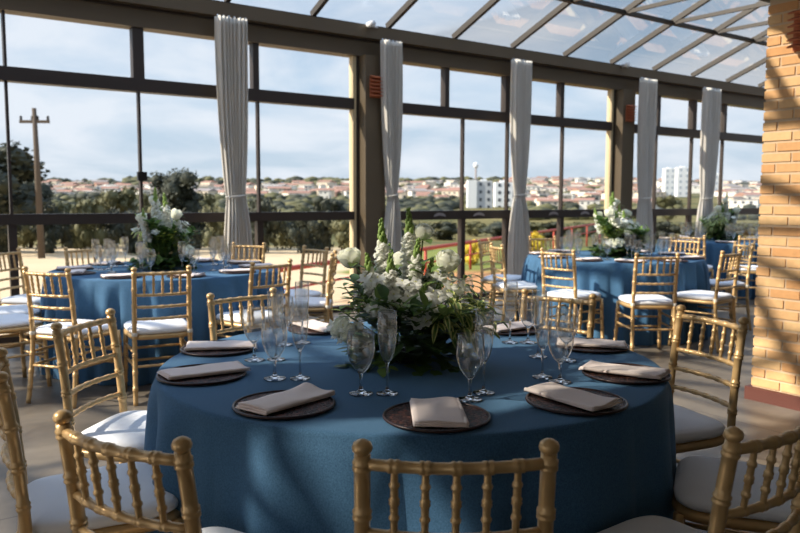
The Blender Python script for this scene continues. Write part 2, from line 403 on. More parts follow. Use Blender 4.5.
# ------------------------------------------------------------------ tables
def cloth_mesh(R, seed, amp, nf, H=.765, nth=720):
    rnd = random.Random(seed); ph = [rnd.uniform(0, 2*pi) for _ in range(8)]
    def fold(t):
        x = nf*t+ph[0]+1.1*sin(3*t+ph[1])+.8*sin(5*t+ph[2])
        v = 1-2*abs(sin(x/2))**1.15 if nf % 2 == 0 else 1-2*abs(sin((nf+1)/nf*x/2 - t/2*0))**1.15
        w = .30*sin((nf*1.7//1)*t+ph[3]+.9*sin(4*t+ph[4]))
        return (v+w)*(.75+.25*sin(2*t+ph[5]))
    rows = [(0, 0)] + [(R*k/8, 0) for k in range(1, 8)] + [(R-.03, 0), (R-.012, .0005), (R-.004, .003), (R, .010), (R+.003, .022)]
    drop = [.04+.72*(k/26)**1.05 for k in range(0, 27)]
    m = MB(); vs = [(0, 0, H)]
    allrows = rows[1:] + [(None, d) for d in drop]
    for r, d in allrows:
        for k in range(nth):
            t = 2*pi*k/nth
            if r is None:
                g = min(1, d/.75); f_ = fold(t + .05*g*sin(2*t+ph[6]))
                env = min(1, g*1.15)**.5*(1 if g > .1 else (g/.1)**.5)
                rr = R+.004+.018*g+amp*env*(.45-f_)
                z = H-d
            else:
                rr = r; z = H-d
                if r > R-.004: rr += 0
                z += .0012*noise.noise(Vector((r*cos(t)*5, r*sin(t)*5, seed)))
            vs.append((rr*cos(t), rr*sin(t), max(z, .004)))
    fs = [(0, 1+k, 1+(k+1) % nth) for k in range(nth)]
    for i in range(len(allrows)-1):
        a = 1+i*nth
        for k in range(nth): fs.append((a+k, a+nth+k, a+nth+(k+1) % nth, a+(k+1) % nth))
    m.add(vs, fs); return m.mesh('tablecloth', M['cloth'])
def make_table(x, y, R, label):
    t = empty('banquet_table', (x, y, 0)); tag(t, label, 'table')
    m = MB(); m.lathe([(.02, .735), (R-.01, .735), (R-.006, .742), (R-.008, .757), (.02, .757)], 64); m.obj('tabletop', M['wood_top'], t)
    for k in range(4):
        a = pi/4+k*pi/2; q = R*.6; m = MB(); m.sweep([(q*cos(a)*1.1, q*sin(a)*1.1, 0), (q*cos(a), q*sin(a), .735)], .016, 8); m.obj('leg', M['black'], t)
    return t
# ------------------------------------------------------------------ tableware
def make_charger(R=.148):
    root = empty('charger_plate')
    m = MB(); n = 520; vs = []; fs = []; NR = 26; K = NR*3; rr_ = random.Random(4)
    hs = [[rr_.uniform(.6, 1.25) for _ in range(130)] for _ in range(NR+1)]
    for i in range(K+1):
        r = .004+(R-.008-.004)*i/K; ring = i//3; rad_ = abs(sin(pi*i/3))
        for k in range(n):
            a = 2*pi*k/n; b = ((k+2*(ring % 2))//4) % 130; ang = (k+2*(ring % 2)) % 4
            h = (0, .75, 1, .75)[ang]*rad_*hs[ring][b] if r > .02 else .5
            vs.append((r*cos(a), r*sin(a), .0035+.0038*h))
    for i in range(K):
        for k in range(n): fs.append((i*n+k, i*n+(k+1) % n, (i+1)*n+(k+1) % n, (i+1)*n+k))
    fs.append(tuple(range(n-1, -1, -1)))
    m.add(vs, fs); m.lathe([(R-.012, .006), (R-.012, .0005), (.002, .0005)], 96); m.obj('woven_mat', M['charger'], root)
    m = MB(); vs = []; fs = []; n = 120
    for k in range(n):
        a = 2*pi*k/n; rr = .0044+.0012*sin(a*60)
        for j in range(8):
            b = 2*pi*j/8; r = R-.006+rr*cos(b); vs.append((r*cos(a), r*sin(a), .0058+rr*sin(b)))
    for k in range(n):
        for j in range(8): fs.append((k*8+j, ((k+1) % n)*8+j, ((k+1) % n)*8+(j+1) % 8, k*8+(j+1) % 8))
    m.add(vs, fs); m.obj('rim', M['charger_rim'], root)
    return root
def napkin_mesh(seed, Lx=.27, Wy=.125, H=.012):
    """folded linen napkin, long axis x, soft folded edge on one long side, open layers on the other"""
    rnd = random.Random(seed); m = MB(); nl = 3
    for l in range(nl):
        nx, ny = 26, 10; z0 = .001+l*H/nl; th = H/nl*.86; vs = []; fs = []
        dx = rnd.uniform(-.003, .003); sh = rnd.uniform(-.002, .002); w = Wy*(1-.012*l)
        for j in range(ny+1):
            for i in range(nx+1):
                u = i/nx; v = j/ny
                x = (u-.5)*(Lx-.005*l)+dx+.014*(v-.5)*sin(seed+1); y = (v-.5)*w*(1+.06*sin(seed)*(u-.5)*2)+sh
                z = z0+th+.0022*noise.noise(Vector((x*14, y*14, seed)))*(.3+l)+.003*(abs(u-.5)*2)**3*(l/nl)*(.5+.5*sin(seed*3+u))
                # wavy short end
                z += .004*sin(v*pi*2+seed)*(u**10)
                edge = min(min(v, 1-v)*ny, 1); z -= (1-edge)*th*.4
                vs.append((x, y, z))
        n1 = (nx+1)*(ny+1)
        for (x, y, z) in list(vs): vs.append((x, y, max(z0, z-th)))
        for j in range(ny):
            for i in range(nx):
                a = j*(nx+1)+i; fs.append((a, a+1, a+nx+2, a+nx+1)); fs.append((n1+a, n1+a+nx+1, n1+a+nx+2, n1+a+1))
        for i in range(nx):
            fs.append((i, n1+i, n1+i+1, i+1)); a = ny*(nx+1)+i; fs.append((a, a+1, n1+a+1, n1+a))
        for j in range(ny):
            a = j*(nx+1); fs.append((a, a+nx+1, n1+a+nx+1, n1+a)); a += nx; fs.append((a, n1+a, n1+a+nx+1, a+nx+1))
        m.add(vs, fs)
    # rolled fold along one long side
    pts = [(-Lx/2+.003+(Lx-.006)*i/24, -Wy/2+.003, .001+H/2+.002*noise.noise(Vector((i*.2, seed, 0)))) for i in range(25)]
    m.sweep(pts, H/2, 10)
    return m.mesh('napkin', M['napkin'])
def glass_profile(kind):
    if kind == 'goblet':
        foot, stem_top, top, foot_r = .003, .060, .195, .037
        bowl = [(.0065, .062), (.012, .067), (.022, .078), (.032, .095), (.0395, .118), (.0425, .140), (.0415, .165), (.0385, .195)]
        stem = [(.0065, .014), (.0045, .024), (.0042, .04), (.0048, .052), (.0065, .060)]; t = .0012; stem_r = 0
    else:
        foot_r = .034
        bowl = [(.005, .092), (.009, .098), (.016, .110), (.0225, .130), (.0265, .155), (.029, .185), (.0295, .210), (.0280, .252)]
        stem = [(.0055, .012), (.0038, .024), (.0034, .05), (.0036, .075), (.005, .090)]; t = .0010
    outer = [(foot_r*.3, .0), (foot_r*.97, 0), (foot_r, .0012), (foot_r*.96, .0028), (foot_r*.6, .0048), (foot_r*.3, .008)] + stem + bowl
    rim = [(bowl[-1][0]-t*.5, bowl[-1][1]+.0008)]
    inner = [(max(r-t, .0004), z) for r, z in reversed(bowl[1:])] + [(.004, bowl[1][1]+.001), (.0003, bowl[1][1]-.0005)]
    return [(.0003, .0008)] + outer + rim + inner
GLASS = {}
for k in ('goblet', 'flute'):
    m = MB(); m.lathe(glass_profile(k), 32); cut = .066 if k == 'goblet' else .096
    m.m = [1 if sum(m.v[i][2] for i in f)/len(f) < cut else 0 for f in m.f]
    GLASS[k] = m.mesh('water_goblet' if k == 'goblet' else 'champagne_flute', [M['glass'], M['glass_solid']])
def put_glass(kind, x, y, z, label, group):
    o = link('water_goblet' if kind == 'goblet' else 'champagne_flute', GLASS[kind]); o.location = (x, y, z); o.rotation_euler[2] = random.uniform(0, 6)
    return tag(o, label, 'glass', group)

# ------------------------------------------------------------------ flowers
def leaf(m, base, d, L, w, droop=.3, mi=0, up=Vector((0, 0, 1)), seg=6, fold=.25, mi2=None, shape=1.0):
    d = Vector(d).normalized(); side = d.cross(up)
    if side.length < 1e-3: side = Vector((1, 0, 0))
    side.normalize(); nrm = side.cross(d).normalized(); p = Vector(base); vs = []; fs = []; mis = []
    step = L/seg; dd = d.copy()
    cols = 5 if mi2 is not None else 3
    for i in range(seg+1):
        t = i/seg; ww = w*.5*(sin(pi*min(1, max(0, t))**shape)**.8 if 0 < t < 1 else .03)
        for c in range(cols):
            q = -1+2*c/(cols-1); vs.append(p+side*(ww*q)+nrm*(abs(q)*ww*fold))
        dd = (dd-Vector((0, 0, droop/seg))).normalized(); nrm = side.cross(dd).normalized(); p = p+dd*step
    o = len(m.v); m.v += [tuple(v) for v in vs]
    for i in range(seg):
        for c in range(cols-1):
            a = o+i*cols+c; m.f.append((a, a+1, a+cols+1, a+cols)); m.sm.append(True)
            m.m.append(mi2 if (mi2 is not None and c in (0, cols-2)) else mi)
def petal(m, c, axis, a, r, open_, h, w, mi=0, curl=.0):
    """cupped petal around axis at angle a; r base radius, open_ outward lean, h height, w half-angle width"""
    ax = Vector(axis).normalized(); u = ax.orthogonal().normalized(); v = ax.cross(u); vs = []; nI, nJ = 5, 6
    for i in range(nI+1):
        t = i/nI
        rr = r*(.35+.65*sin(min(t, 1)*pi*.5))+open_*t*t; hh = h*t-curl*max(0, t-.7)*h
        for j in range(nJ+1):
            q = -1+2*j/nJ; ang = a+q*w*(.35+.65*sin(pi*(.15+.75*t)))
            e = 1-.18*q*q*t
            vs.append(Vector(c)+ax*(hh*e)+(u*cos(ang)+v*sin(ang))*rr)
    o = len(m.v); m.v += [tuple(x) for x in vs]
    for i in range(nI):
        for j in range(nJ):
            b = o+i*(nJ+1)+j; m.f.append((b, b+1, b+nJ+2, b+nJ+1)); m.m.append(mi); m.sm.append(True)
def blob(m, c, r, mi=0, sc=(1, 1, 1), n=8):
    c = Vector(c); vs = []; fs = []
    for i in range(n//2+1):
        ph = pi*i/(n//2)
        for k in range(n): vs.append(c+Vector((r*sc[0]*sin(ph)*cos(2*pi*k/n), r*sc[1]*sin(ph)*sin(2*pi*k/n), r*sc[2]*cos(ph))))
    for i in range(n//2):
        for k in range(n): fs.append((i*n+k, (i+1)*n+k, (i+1)*n+(k+1) % n, i*n+(k+1) % n))
    m.add(vs, fs, mi)
def cup(m, c, ax, u, v, a, Rs, w, ph0, ph1, flare, mi=0):
    """petal lying on a sphere of radius Rs, from polar angle ph0 (below) to ph1 (towards the top)"""
    nI, nJ = 7, 6; o = len(m.v)
    for i in range(nI+1):
        t = i/nI; ph = ph0+(ph1-ph0)*t
        for j in range(nJ+1):
            q = -1+2*j/nJ; ww = w*(.45+.55*sin(pi*min(1, .1+.75*t))); ang = a+q*ww
            phq = ph-.22*q*q*t; r = Rs*(1+flare*max(0, t-.72)**1.3*4+.03*q*q)
            m.v.append(tuple(c+(u*cos(ang)+v*sin(ang))*(r*sin(phq))-ax*(Rs*1.28*cos(phq))))
    for i in range(nI):
        for j in range(nJ): b = o+i*(nJ+1)+j; m.f.append((b, b+1, b+nJ+2, b+nJ+1)); m.m.append(mi); m.sm.append(True)
def rose(m, c, axis, R, rnd):
    c = Vector(c); ax = Vector(axis).normalized(); u = ax.orthogonal().normalized(); v = ax.cross(u)
    blob(m, c+ax*R*.1, R*.40, 0, (1, 1, 1.1))
    for ring, (rr, cnt, w, p1, fl) in enumerate(((.48, 3, 1.15, 2.75, 0), (.60, 4, .95, 2.55, .02), (.74, 5, .82, 2.35, .06), (.88, 5, .80, 2.1, .12), (1.0, 6, .72, 1.85, .20))):
        for j in range(cnt): cup(m, c, ax, u, v, 2*pi*j/cnt+ring*1.1+rnd.uniform(-.12, .12), R*rr, w, .25, p1+rnd.uniform(-.08, .08), fl)
    for j in range(5): leaf(m, c-ax*R*1.05, (u*cos(j*1.257)+v*sin(j*1.257))+ax*.2, R*.9, R*.35, .3, 1)
def blossom(m, c, axis, R, rnd, mi=0):
    ax = Vector(axis).normalized(); u = ax.orthogonal().normalized(); v = ax.cross(u)
    for j in range(6):
        a = j*pi/3+rnd.uniform(-.2, .2); d = (u*cos(a)+v*sin(a))*1.0+ax*(.55 if j % 2 else .35)
        leaf(m, c, d, R*rnd.uniform(.85, 1.1), R*.75, .5, mi, ax, 5, -.2, shape=.8)
    for j in range(4): blob(m, Vector(c)+ax*R*.35+u*rnd.uniform(-.1, .1)*R+v*rnd.uniform(-.1, .1)*R, R*.07, 1)
def snapdragon(m, base, tip, rnd, R=.030, f0=.28):
    base = Vector(base); tip = Vector(tip); L = (tip-base).length; ax = (tip-base).normalized(); u = ax.orthogonal().normalized(); v = ax.cross(u)
    bend = u*rnd.uniform(-.02, .02)
    P = lambda t: base.lerp(tip, t)+bend*sin(pi*t)
    m.sweep([P(i/8) for i in range(9)], [.0035-.002*i/8 for i in range(9)], 6, 1)
    n = int(58*L/.4); 
    for i in range(n):
        t = f0+(1-f0)*i/n; k = (t-f0)/(1-f0); a = i*2.4
        d = (u*cos(a)+v*sin(a)); c = P(t)
        if k < .70:      # open ruffled floret
            r = R*(1-.5*k)
            cc = c+d*r*.55
            for q in range(5):
                aa = rnd.uniform(0, 6.28); dd = d+ax*rnd.uniform(-.5, .6)+(u*cos(aa)+v*sin(aa))*.7
                leaf(m, cc, dd, r*rnd.uniform(.7, 1.0), r*1.0, rnd.uniform(.2, .9), 0, ax, 4, .35, shape=.7)
            blob(m, cc, r*.5, 0, (1, 1, .9), 6)
        else:
            r = R*(.40-.26*(k-.66)/.34); blob(m, c+d*r*.8, r, 2 if k > .72 else 3, (.8, .8, 1.25), 6)
def make_arrangement():
    rnd = random.Random(11); root = empty('flower_arrangement')
    m = MB(); m.lathe([(.002, 0), (.065, 0), (.08, .01), (.085, .035), (.075, .05), (.002, .052)], 28); m.obj('bowl', M['vase'], root)
    H = .07
    def spot(a, el): return Vector((cos(a)*cos(el), sin(a)*cos(el), sin(el)))
    # low collar of dark rounded leaves
    for k in range(34):
        a = k*2*pi/17+rnd.uniform(-.1, .1); m = MB()
        el = (rnd.uniform(-.12, .12) if k < 17 else rnd.uniform(.15, .5)); L = rnd.uniform(.15, .205); d = spot(a, el); b = Vector((0, 0, H-.02))+Vector((cos(a), sin(a), 0))*.04
        m.sweep([b+d*L*t+Vector((0, 0, -.04*t*t)) for t in (0, .33, .66, 1)], .0018, 5, 1)
        for i in range(15):
            t = .25+.75*i/15; c = b+d*L*t+Vector((0, 0, -.04*t*t)); q = rnd.uniform(0, 6.28)
            leaf(m, c, d*.6+Vector((cos(q), sin(q), rnd.uniform(-.25, .7))), rnd.uniform(.04, .065), rnd.uniform(.030, .044), .3, 0, fold=.12, shape=.75)
        m.obj('leaf_spray', [M['leaf_dark'] if k % 4 else M['leaf_mid'], M['stem']], root)
    for k in range(40):      # fuller green filling the dome
        a = k*2.4; el = .35+1.1*((k*.618) % 1); d = spot(a, el); L = .19+.12*rnd.random(); m = MB(); b = Vector((0, 0, H))
        m.sweep([b, b+d*L*.5, b+d*L], .0016, 5, 1)
        for i in range(16):
            t = .35+.65*i/16; q = rnd.uniform(0, 6.28)
            leaf(m, b+d*L*t, d*.7+Vector((cos(q), sin(q), rnd.uniform(-.2, .6))), rnd.uniform(.05, .08), rnd.uniform(.028, .042), .35, 0, shape=.8)
        m.obj('leaf_spray', [(M['leaf_dark'], M['leaf_mid'])[k % 2], M['stem']], root)
    for (x, y, z) in ((-.13, -.14, .17), (-.09, -.18, .14), (-.16, -.06, .21), (.04, -.19, .12), (.10, -.18, .13), (-.02, -.2, .16), (.17, -.12, .12), (-.20, -.04, .12)):      # blue green eucalyptus
        m = MB(); c = Vector((x, y, z)); b = Vector((x*.3, y*.3, H)); m.sweep([b, b.lerp(c, .6)+Vector((0, 0, .02)), c*1.1], .0015, 5, 1)
        for i in range(11):
            t = .4+.65*i/11; q = rnd.uniform(0, 6.28); leaf(m, b.lerp(c*1.1, t), Vector((cos(q), sin(q), .3)), .036, .034, .2, 0, fold=.05, shape=.7)
        m.obj('eucalyptus_spray', [M['leaf_blue'], M['stem']], root)
    # variegated arching leaves at the right
    for (x, y, z) in ((.20, -.08, .20), (.25, -.02, .23), (.16, -.14, .24), (.22, .06, .27), (.14, -.02, .29), (.28, -.08, .15), (.19, -.16, .15), (.24, -.10, .22), (.20, .0, .31), (.12, -.15, .20)):
        m = MB(); c = Vector((x, y, z)); b = Vector((x*.3, y*.3, H)); m.sweep([b, b.lerp(c, .5)+Vector((0, 0, .02)), c], .002, 5, 2)
        for i in range(17):
            q = i*2.4; e = rnd.uniform(-.1, 1.0); s_ = b.lerp(c, .55+.45*i/17)
            leaf(m, s_, Vector((cos(q)+.25, sin(q), e)), rnd.uniform(.07, .115), rnd.uniform(.017, .025), rnd.uniform(.8, 1.9), 0, fold=.3, mi2=1, seg=8)
        m.obj('variegated_spray', [M['leaf_mid'], M['leaf_cream'], M['stem']], root)
    for (x, y, z) in ((-.20, .02, .23), (-.23, -.04, .19), (-.17, .06, .26), (-.15, -.10, .24), (-.22, .0, .27), (-.19, -.08, .21)):      # lime leaves at the left
        m = MB(); c = Vector((x, y, z)); b = Vector((x*.3, y*.3, H)); m.sweep([b, c], .002, 5, 1)
        for i in range(12):
            q = i*2.4; leaf(m, b.lerp(c, .6+.45*i/12), Vector((cos(q), sin(q), .4)), .055, .022, .5, i % 3 == 0 and 2 or 0)
        m.obj('lime_spray', [M['leaf_mid'], M['stem'], M['leaf_lime']], root)
    # snapdragons
    for b, t, R in (((-.05, -.02, .10), (-.095, .02, .52), .036), ((.0, .0, .10), (.0, .04, .56), .036), ((.03, -.02, .10), (.035, .0, .45), .033), ((-.08, -.05, .10), (-.14, -.05, .40), .033), ((-.02, -.06, .12), (-.06, -.08, .40), .033),
                     ((.05, .0, .12), (.085, .02, .38), .027), ((.06, .05, .12), (.16, .12, .38), .026), ((-.03, .08, .12), (-.07, .16, .42), .028), ((.02, -.08, .12), (.055, -.12, .30), .026)):
        m = MB(); snapdragon(m, b, t, rnd, R); m.obj('snapdragon', [M['petal'], M['stem'], M['bud_green'], M['petal_cream']], root)
    # roses
    for c, ax, R, b in (((-.20, -.02, .385), (-.25, -.3, 1), .037, (-.04, 0, .1)), ((.055, .03, .475), (.3, -.4, 1), .031, (.02, 0, .1)), ((.135, -.03, .375), (.2, -.45, 1), .040, (.04, 0, .1)), ((-.02, .15, .36), (0, .4, 1), .036, (0, .04, .1))):
        m = MB(); rose(m, c, ax, R, rnd); c = Vector(c); b = Vector(b)
        m.sweep([b, b.lerp(c, .5)+Vector((0, 0, .01)), c-Vector(ax).normalized()*R*.3], .003, 6, 1)
        for q in (.7, .9): leaf(m, b.lerp(c, q), Vector((rnd.uniform(-1, 1), -.7, .3)), .07, .036, .9, 1)
        m.obj('rose', [M['petal_cream'], M['stem']], root)
    # open white blossoms
    for c in ((.02, -.14, .235), (.05, -.15, .20), (-.01, -.15, .20), (.03, -.175, .165), (.10, -.12, .25), (-.07, -.14, .245), (.0, -.12, .285), (.12, -.06, .30), (-.12, .1, .25), (.1, .14, .26), (-.19, -.11, .13), (-.22, -.08, .10), (-.24, -.05, .12), (-.05, -.16, .20), (-.10, -.13, .20), (.07, -.17, .24), (.16, -.1, .27), (-.12, -.12, .30)):
        c = Vector(c); m = MB(); ax = c.normalized()+Vector((0, -.3, .1)); b = Vector((c.x*.3, c.y*.3, H))
        m.sweep([b, c], .0016, 5, 2)
        for dx, dz in ((0, 0), (.022, .012), (-.02, .014)): blossom(m, c+Vector((dx, 0, dz)), ax+Vector((dx*9, 0, dz*9)), .030, rnd)
        m.obj('white_blossom', [M['petal'], M['leaf_cream'], M['stem']], root)
    for c in ((-.215, -.10, .155), (-.195, -.13, .14), (-.235, -.06, .15), (-.205, -.12, .115), (-.24, -.09, .125)):   # small lisianthus low at the left
        c = Vector(c); m = MB(); b = Vector((c.x*.3, c.y*.3, H)); m.sweep([b, c], .0018, 5, 1)
        rose(m, c, c.normalized()+Vector((0, -.3, .6)), .020, rnd); m.obj('rosebud', [M['petal_cream'], M['stem']], root)
    return root

# ================================================================== BUILD THE PLACE
# ---- floor and ground
m = MB()
c4 = [W(-9, -5, 0), W(19, -5, 0), W(19, DW+.12, 0), W(-9, DW+.12, 0)]
m.add([p for p in c4]+[p+Vector((0, 0, -.15)) for p in c4], [(0, 1, 2, 3), (7, 6, 5, 4), (0, 4, 5, 1), (1, 5, 6, 2), (2, 6, 7, 3), (3, 7, 4, 0)], 0, False)
struct(m.obj('floor', M['floor']), 'polished grey concrete floor of the glazed hall', 'floor')

def hz(x, y):
    P = [(-50, -.25), (7, -.25), (12, -.45), (20, -.55), (32, -.7), (50, -1.1), (80, -1.25), (120, -1.0), (180, -.3), (300, 2.4), (450, 7.6), (600, 14.0), (740, 18.5), (900, 16), (1600, -20)]
    n_ = W(0, 0); d = y
    for (a, b), (c, e) in zip(P, P[1:]):
        if a <= d <= c: z = b+(e-b)*(d-a)/(c-a); break
    else: z = P[-1][1]
    if d > 100:
        k = min(1, (d-100)/500)
        z += k*(4.0*noise.noise(Vector((x*.0042, d*.003, 3)))+1.5*noise.noise(Vector((x*.012, d*.01, 9))))
    elif d > 9: z += .10*noise.noise(Vector((x*.15, d*.15, 0)))
    return z
m = MB(); ys = [-12, -4, 0, 2, 4, 5, 6, 7, 8, 9, 10] + [10+k for k in range(1, 26)] + [36+4*k for k in range(0, 20)] + [116+14*k for k in range(0, 60)]+[1000, 1200, 1600]
nx = 90; vs = []; fs = []
for y in ys:
    hw = 26+max(0, y)*1.0
    for i in range(nx+1):
        x = -hw+2*hw*i/nx; vs.append((x, y, hz(x, y)))
for j in range(len(ys)-1):
    for i in range(nx): a = j*(nx+1)+i; fs.append((a, a+1, a+nx+2, a+nx+1))
m.add(vs, fs); struct(m.obj('ground', M['ground']), 'sandy yard, field and hillside outside the glass wall', 'ground')

# ---- window wall
POST = [-4.62, .05, 4.71, 9.345, 14.0, 18.6]
def wbox(m, s0, s1, n0, n1, z0, z1, mi=0):
    m.box((s0, n0, z0), (s1, n1, z1), mi, lambda a, b, c: W(a, b, c))
ntrim = 1
for s in POST:
    m = MB(); wbox(m, s+.02, s+.30, DW-.20, DW+.06, 0, 3.04)
    wbox(m, s-.01, s+.02, DW-.05, DW+.05, 0, 3.04, 1)
    wbox(m, s-.055, s-.01, DW-.04, DW+.05, 0, 3.04, 2)
    struct(m.obj('trim_%d' % ntrim, [M['frame'], M['dark_frame'], M['cream_frame']]), None); ntrim += 1
m = MB(); wbox(m, -9, 19, DW-.08, DW+.1, 3.04, 3.22); struct(m.obj('trim_%d' % ntrim, M['frame'])); ntrim += 1
m = MB(); wbox(m, -9, 19, DW-.20, DW+.12, 3.235, 3.375); struct(m.obj('trim_%d' % ntrim, M['frame'])); ntrim += 1
m = MB(); wbox(m, -9, 19, DW-.10, DW+.1, 3.215, 3.24); wbox(m, -9, 19, DW-.16, DW+.1, 3.37, 3.395); struct(m.obj('trim_%d' % ntrim, M['dark_frame'])); ntrim += 1
bays = [(-4.32, 0, [-3.1, -2.2, -1.0], [-3.1, -2.2, -1.0]), (.35, 4.66, [.98, 2.165, 3.42], [.98, 2.165, 3.45]), (5.01, 9.295, [6.07, 7.14, 8.2], [6.37, 7.17, 8.26]), (9.645, 13.95, [10.45, 11.42, 12.33], [10.45, 11.42, 12.33]), (14.3, 18.55, [15.2, 16.4, 17.5], [15.2, 16.4, 17.5])]
for bi, (a, b, up_m, lo_m) in enumerate(bays):
    m = MB()
    wbox(m, a, b, DW-.06, DW+.06, 2.415, 2.545)              # transom
    th = .10 if bi < 2 else .115
    wbox(m, a, b, DW-.06, DW+.06, 1.205-th, 1.205)           # mid rail
    wbox(m, a, b, DW-.05, DW+.05, 0, .07)
    for k, s in enumerate(up_m):
        w = .055 if k == 1 else .035
        if bi == 1 and k == 0: w = .012
        wbox(m, s-w, s+w, DW-.05, DW+.05, 2.545, 3.04)
    for k, s in enumerate(lo_m): wbox(m, s-.012, s+.012, DW-.03, DW+.03, 1.205, 2.415)
    for k, s in enumerate(lo_m): wbox(m, s-.035, s+.035, DW-.04, DW+.04, .07, 1.205-th)
    w_ = struct(m.obj('window_%d' % (bi+1), M['dark_frame']), 'glazed bay %d of the dark framed window wall' % (bi+1), 'window')
    m = MB(); wbox(m, a, b, DW-.004, DW+.004, .07, 1.1); wbox(m, a, b, DW-.004, DW+.004, 1.205, 2.415); wbox(m, a, b, DW-.004, DW+.004, 2.545, 3.04); m.obj('pane', M['pane'], w_)
    if bi == 1:
        m = MB(); wbox(m, 2.165-.045, 2.165+.045, DW-.075, DW-.03, 1.53, 1.62); m.obj('latch', M['black'], w_)
    if bi == 2:
        for s in (5.95, 6.62, 7.28, 8.05, 8.72):  # pale arches modelled in place of reflections along the mid rail
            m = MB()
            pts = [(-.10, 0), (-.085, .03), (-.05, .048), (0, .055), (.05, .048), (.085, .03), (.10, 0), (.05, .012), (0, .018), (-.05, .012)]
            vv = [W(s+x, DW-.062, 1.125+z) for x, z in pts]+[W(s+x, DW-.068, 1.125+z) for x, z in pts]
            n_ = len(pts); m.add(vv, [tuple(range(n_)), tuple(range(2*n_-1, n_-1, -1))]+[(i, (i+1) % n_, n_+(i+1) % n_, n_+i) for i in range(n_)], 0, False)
            m.obj('painted_reflection', M['roof_grey'], w_)

# ---- glass roof: rafters, purlin, ties, ridge, panes
RID_N, RID_Z = 5.2, 3.39+.38*(DW-5.2)
FOOT = [3.07+1.018*k for k in range(-11, 16)]
def wtube(m, p, q, w, h):
    p = Vector(p); q = Vector(q); t = (q-p).normalized(); side = U.copy() if abs(t.dot(U)) < .9 else N.copy(); upx = side.cross(t).normalized()
    vs = [c+side*(sx*w/2)+upx*(sz*h/2) for c in (p, q) for sx, sz in ((-1, -1), (1, -1), (1, 1), (-1, 1))]
    m.add(vs, [(3, 2, 1, 0), (4, 5, 6, 7), (0, 1, 5, 4), (1, 2, 6, 5), (2, 3, 7, 6), (3, 0, 4, 7)], 0, False)
PN, PZ = 6.60, 3.84
for i, s in enumerate(FOOT):
    m = MB(); wtube(m, W(s, DW-.1, 3.42), W(s, RID_N, RID_Z), .05, .07); wtube(m, W(s, RID_N, RID_Z), W(s, 2.75, 3.42), .05, .07)
    wtube(m, W(s, PN, PZ-.03), W(s, 3.8, PZ-.06), .035, .05)
    o = m.obj('rafter', M['rafter']); struct(o, 'slim metal rafter of the glass roof', 'rafter'); o['group'] = 'rafters of the glass roof'
m = MB(); wtube(m, W(-9, PN, PZ-.03), W(19, PN, PZ-.03), .06, .05); wtube(m, W(-9, RID_N, RID_Z), W(19, RID_N, RID_Z), .08, .08); wtube(m, W(-9, 3.8, PZ-.03), W(19, 3.8, PZ-.03), .06, .05)
struct(m.obj('trim_%d' % ntrim, M['rafter'])); ntrim += 1
m = MB()
for (n0, z0, n1, z1) in ((DW+.1, 3.40, RID_N, RID_Z+.06), (RID_N, RID_Z+.06, 2.7, 3.46)):
    vv = [W(-9, n0, z0), W(19, n0, z0), W(19, n1, z1), W(-9, n1, z1)]; vv += [v+Vector((0, 0, .008)) for v in vv]
    m.add(vv, [(3, 2, 1, 0), (4, 5, 6, 7), (0, 1, 5, 4), (1, 2, 6, 5), (2, 3, 7, 6), (3, 0, 4, 7)], 0, False)
struct(m.obj('ceiling_glass', M['pane']), 'clear glass roof over the hall', 'glass roof')
# solid roof over the camera side of the hall and its edge beam
m = MB(); wbox(m, -9, 19, -5, 2.72, 2.80, 3.0); struct(m.obj('ceiling', M['soffit']), 'solid ceiling over the camera side of the hall', 'ceiling')
m = MB(); wbox(m, -9, 19, 2.52, 2.80, 2.665, 2.80); wbox(m, -9, 19, 2.66, 2.80, 2.80, 3.44); struct(m.obj('trim_%d' % ntrim, M['dark_frame'])); ntrim += 1
m = MB(); wbox(m, -9, 19, -5.2, -5, 0, 3.0); struct(m.obj('wall_rear', M['plaster']), 'plastered wall behind the camera', 'wall')
m = MB(); wbox(m, 19, 19.2, -5, 2.7, 0, 3.0); struct(m.obj('wall_right', M['plaster']), 'end wall at the far right of the hall', 'wall')

# ---- brick pillars
def pillar(s0, s1, n0, n1, label, top=2.665):
    root = empty('brick_pillar', W(s0, n0, 0)); O = W(s0, n0, 0)
    fr = lambda a, b, c: W(a, b, c)-O
    rnd = random.Random(5); m = MB(); cs = .0686; g = .014
    m.box((s0+.005, n0+.005, 0), (s1-.005, n1-.005, top), 1, fr)
    z = .09; row = 0
    def bk(a0, a1, b0, b1):
        j = rnd.uniform(-.0025, .0025); m.box((a0, b0, z+.008+j*.3), (a1, b1, z+cs-.009+j*.3), 0, fr)
    while z+cs < top:
        Lb = .205; off = (row % 2)*Lb/2
        for face in range(4):
            span = (n1-n0) if face in (0, 1) else (s1-s0)
            x = -off
            while x < span-1e-3:
                a0, a1 = max(x, 0), min(x+Lb-g, span)
                if a1-a0 > .02:
                    j = rnd.uniform(0, .004)
                    if face == 0: bk(s0-j, s0+.05, n1-a1, n1-a0)
                    elif face == 1: bk(s1-.05, s1+j, n0+a0, n0+a1)
                    elif face == 2: bk(s0+a0+.0007, s0+a1-.0007, n0-j, n0+.05)
                    else: bk(s0+a0+.0007, s0+a1-.0007, n1-.05, n1+j)
                x += Lb
        z += cs; row += 1
    m.obj('brickwork', [M['brick'], M['mortar']], root)
    m = MB(); m.box((s0-.03, n0-.03, 0), (s1+.03, n1+.03, .088), 0, fr); m.obj('plinth', M['plinth'], root)
    return tag(root, label, 'pillar')
pillar(4.83, 5.35, 2.36, 2.745, 'orange brick pillar with dark red plinth at the right edge of the photo')
pillar(-2.08, -1.32, 3.12, 3.57, 'added wide orange brick pillar, unseen left of the view, shading the main table', 2.98)  # added out of view so its shadow band crosses the main table

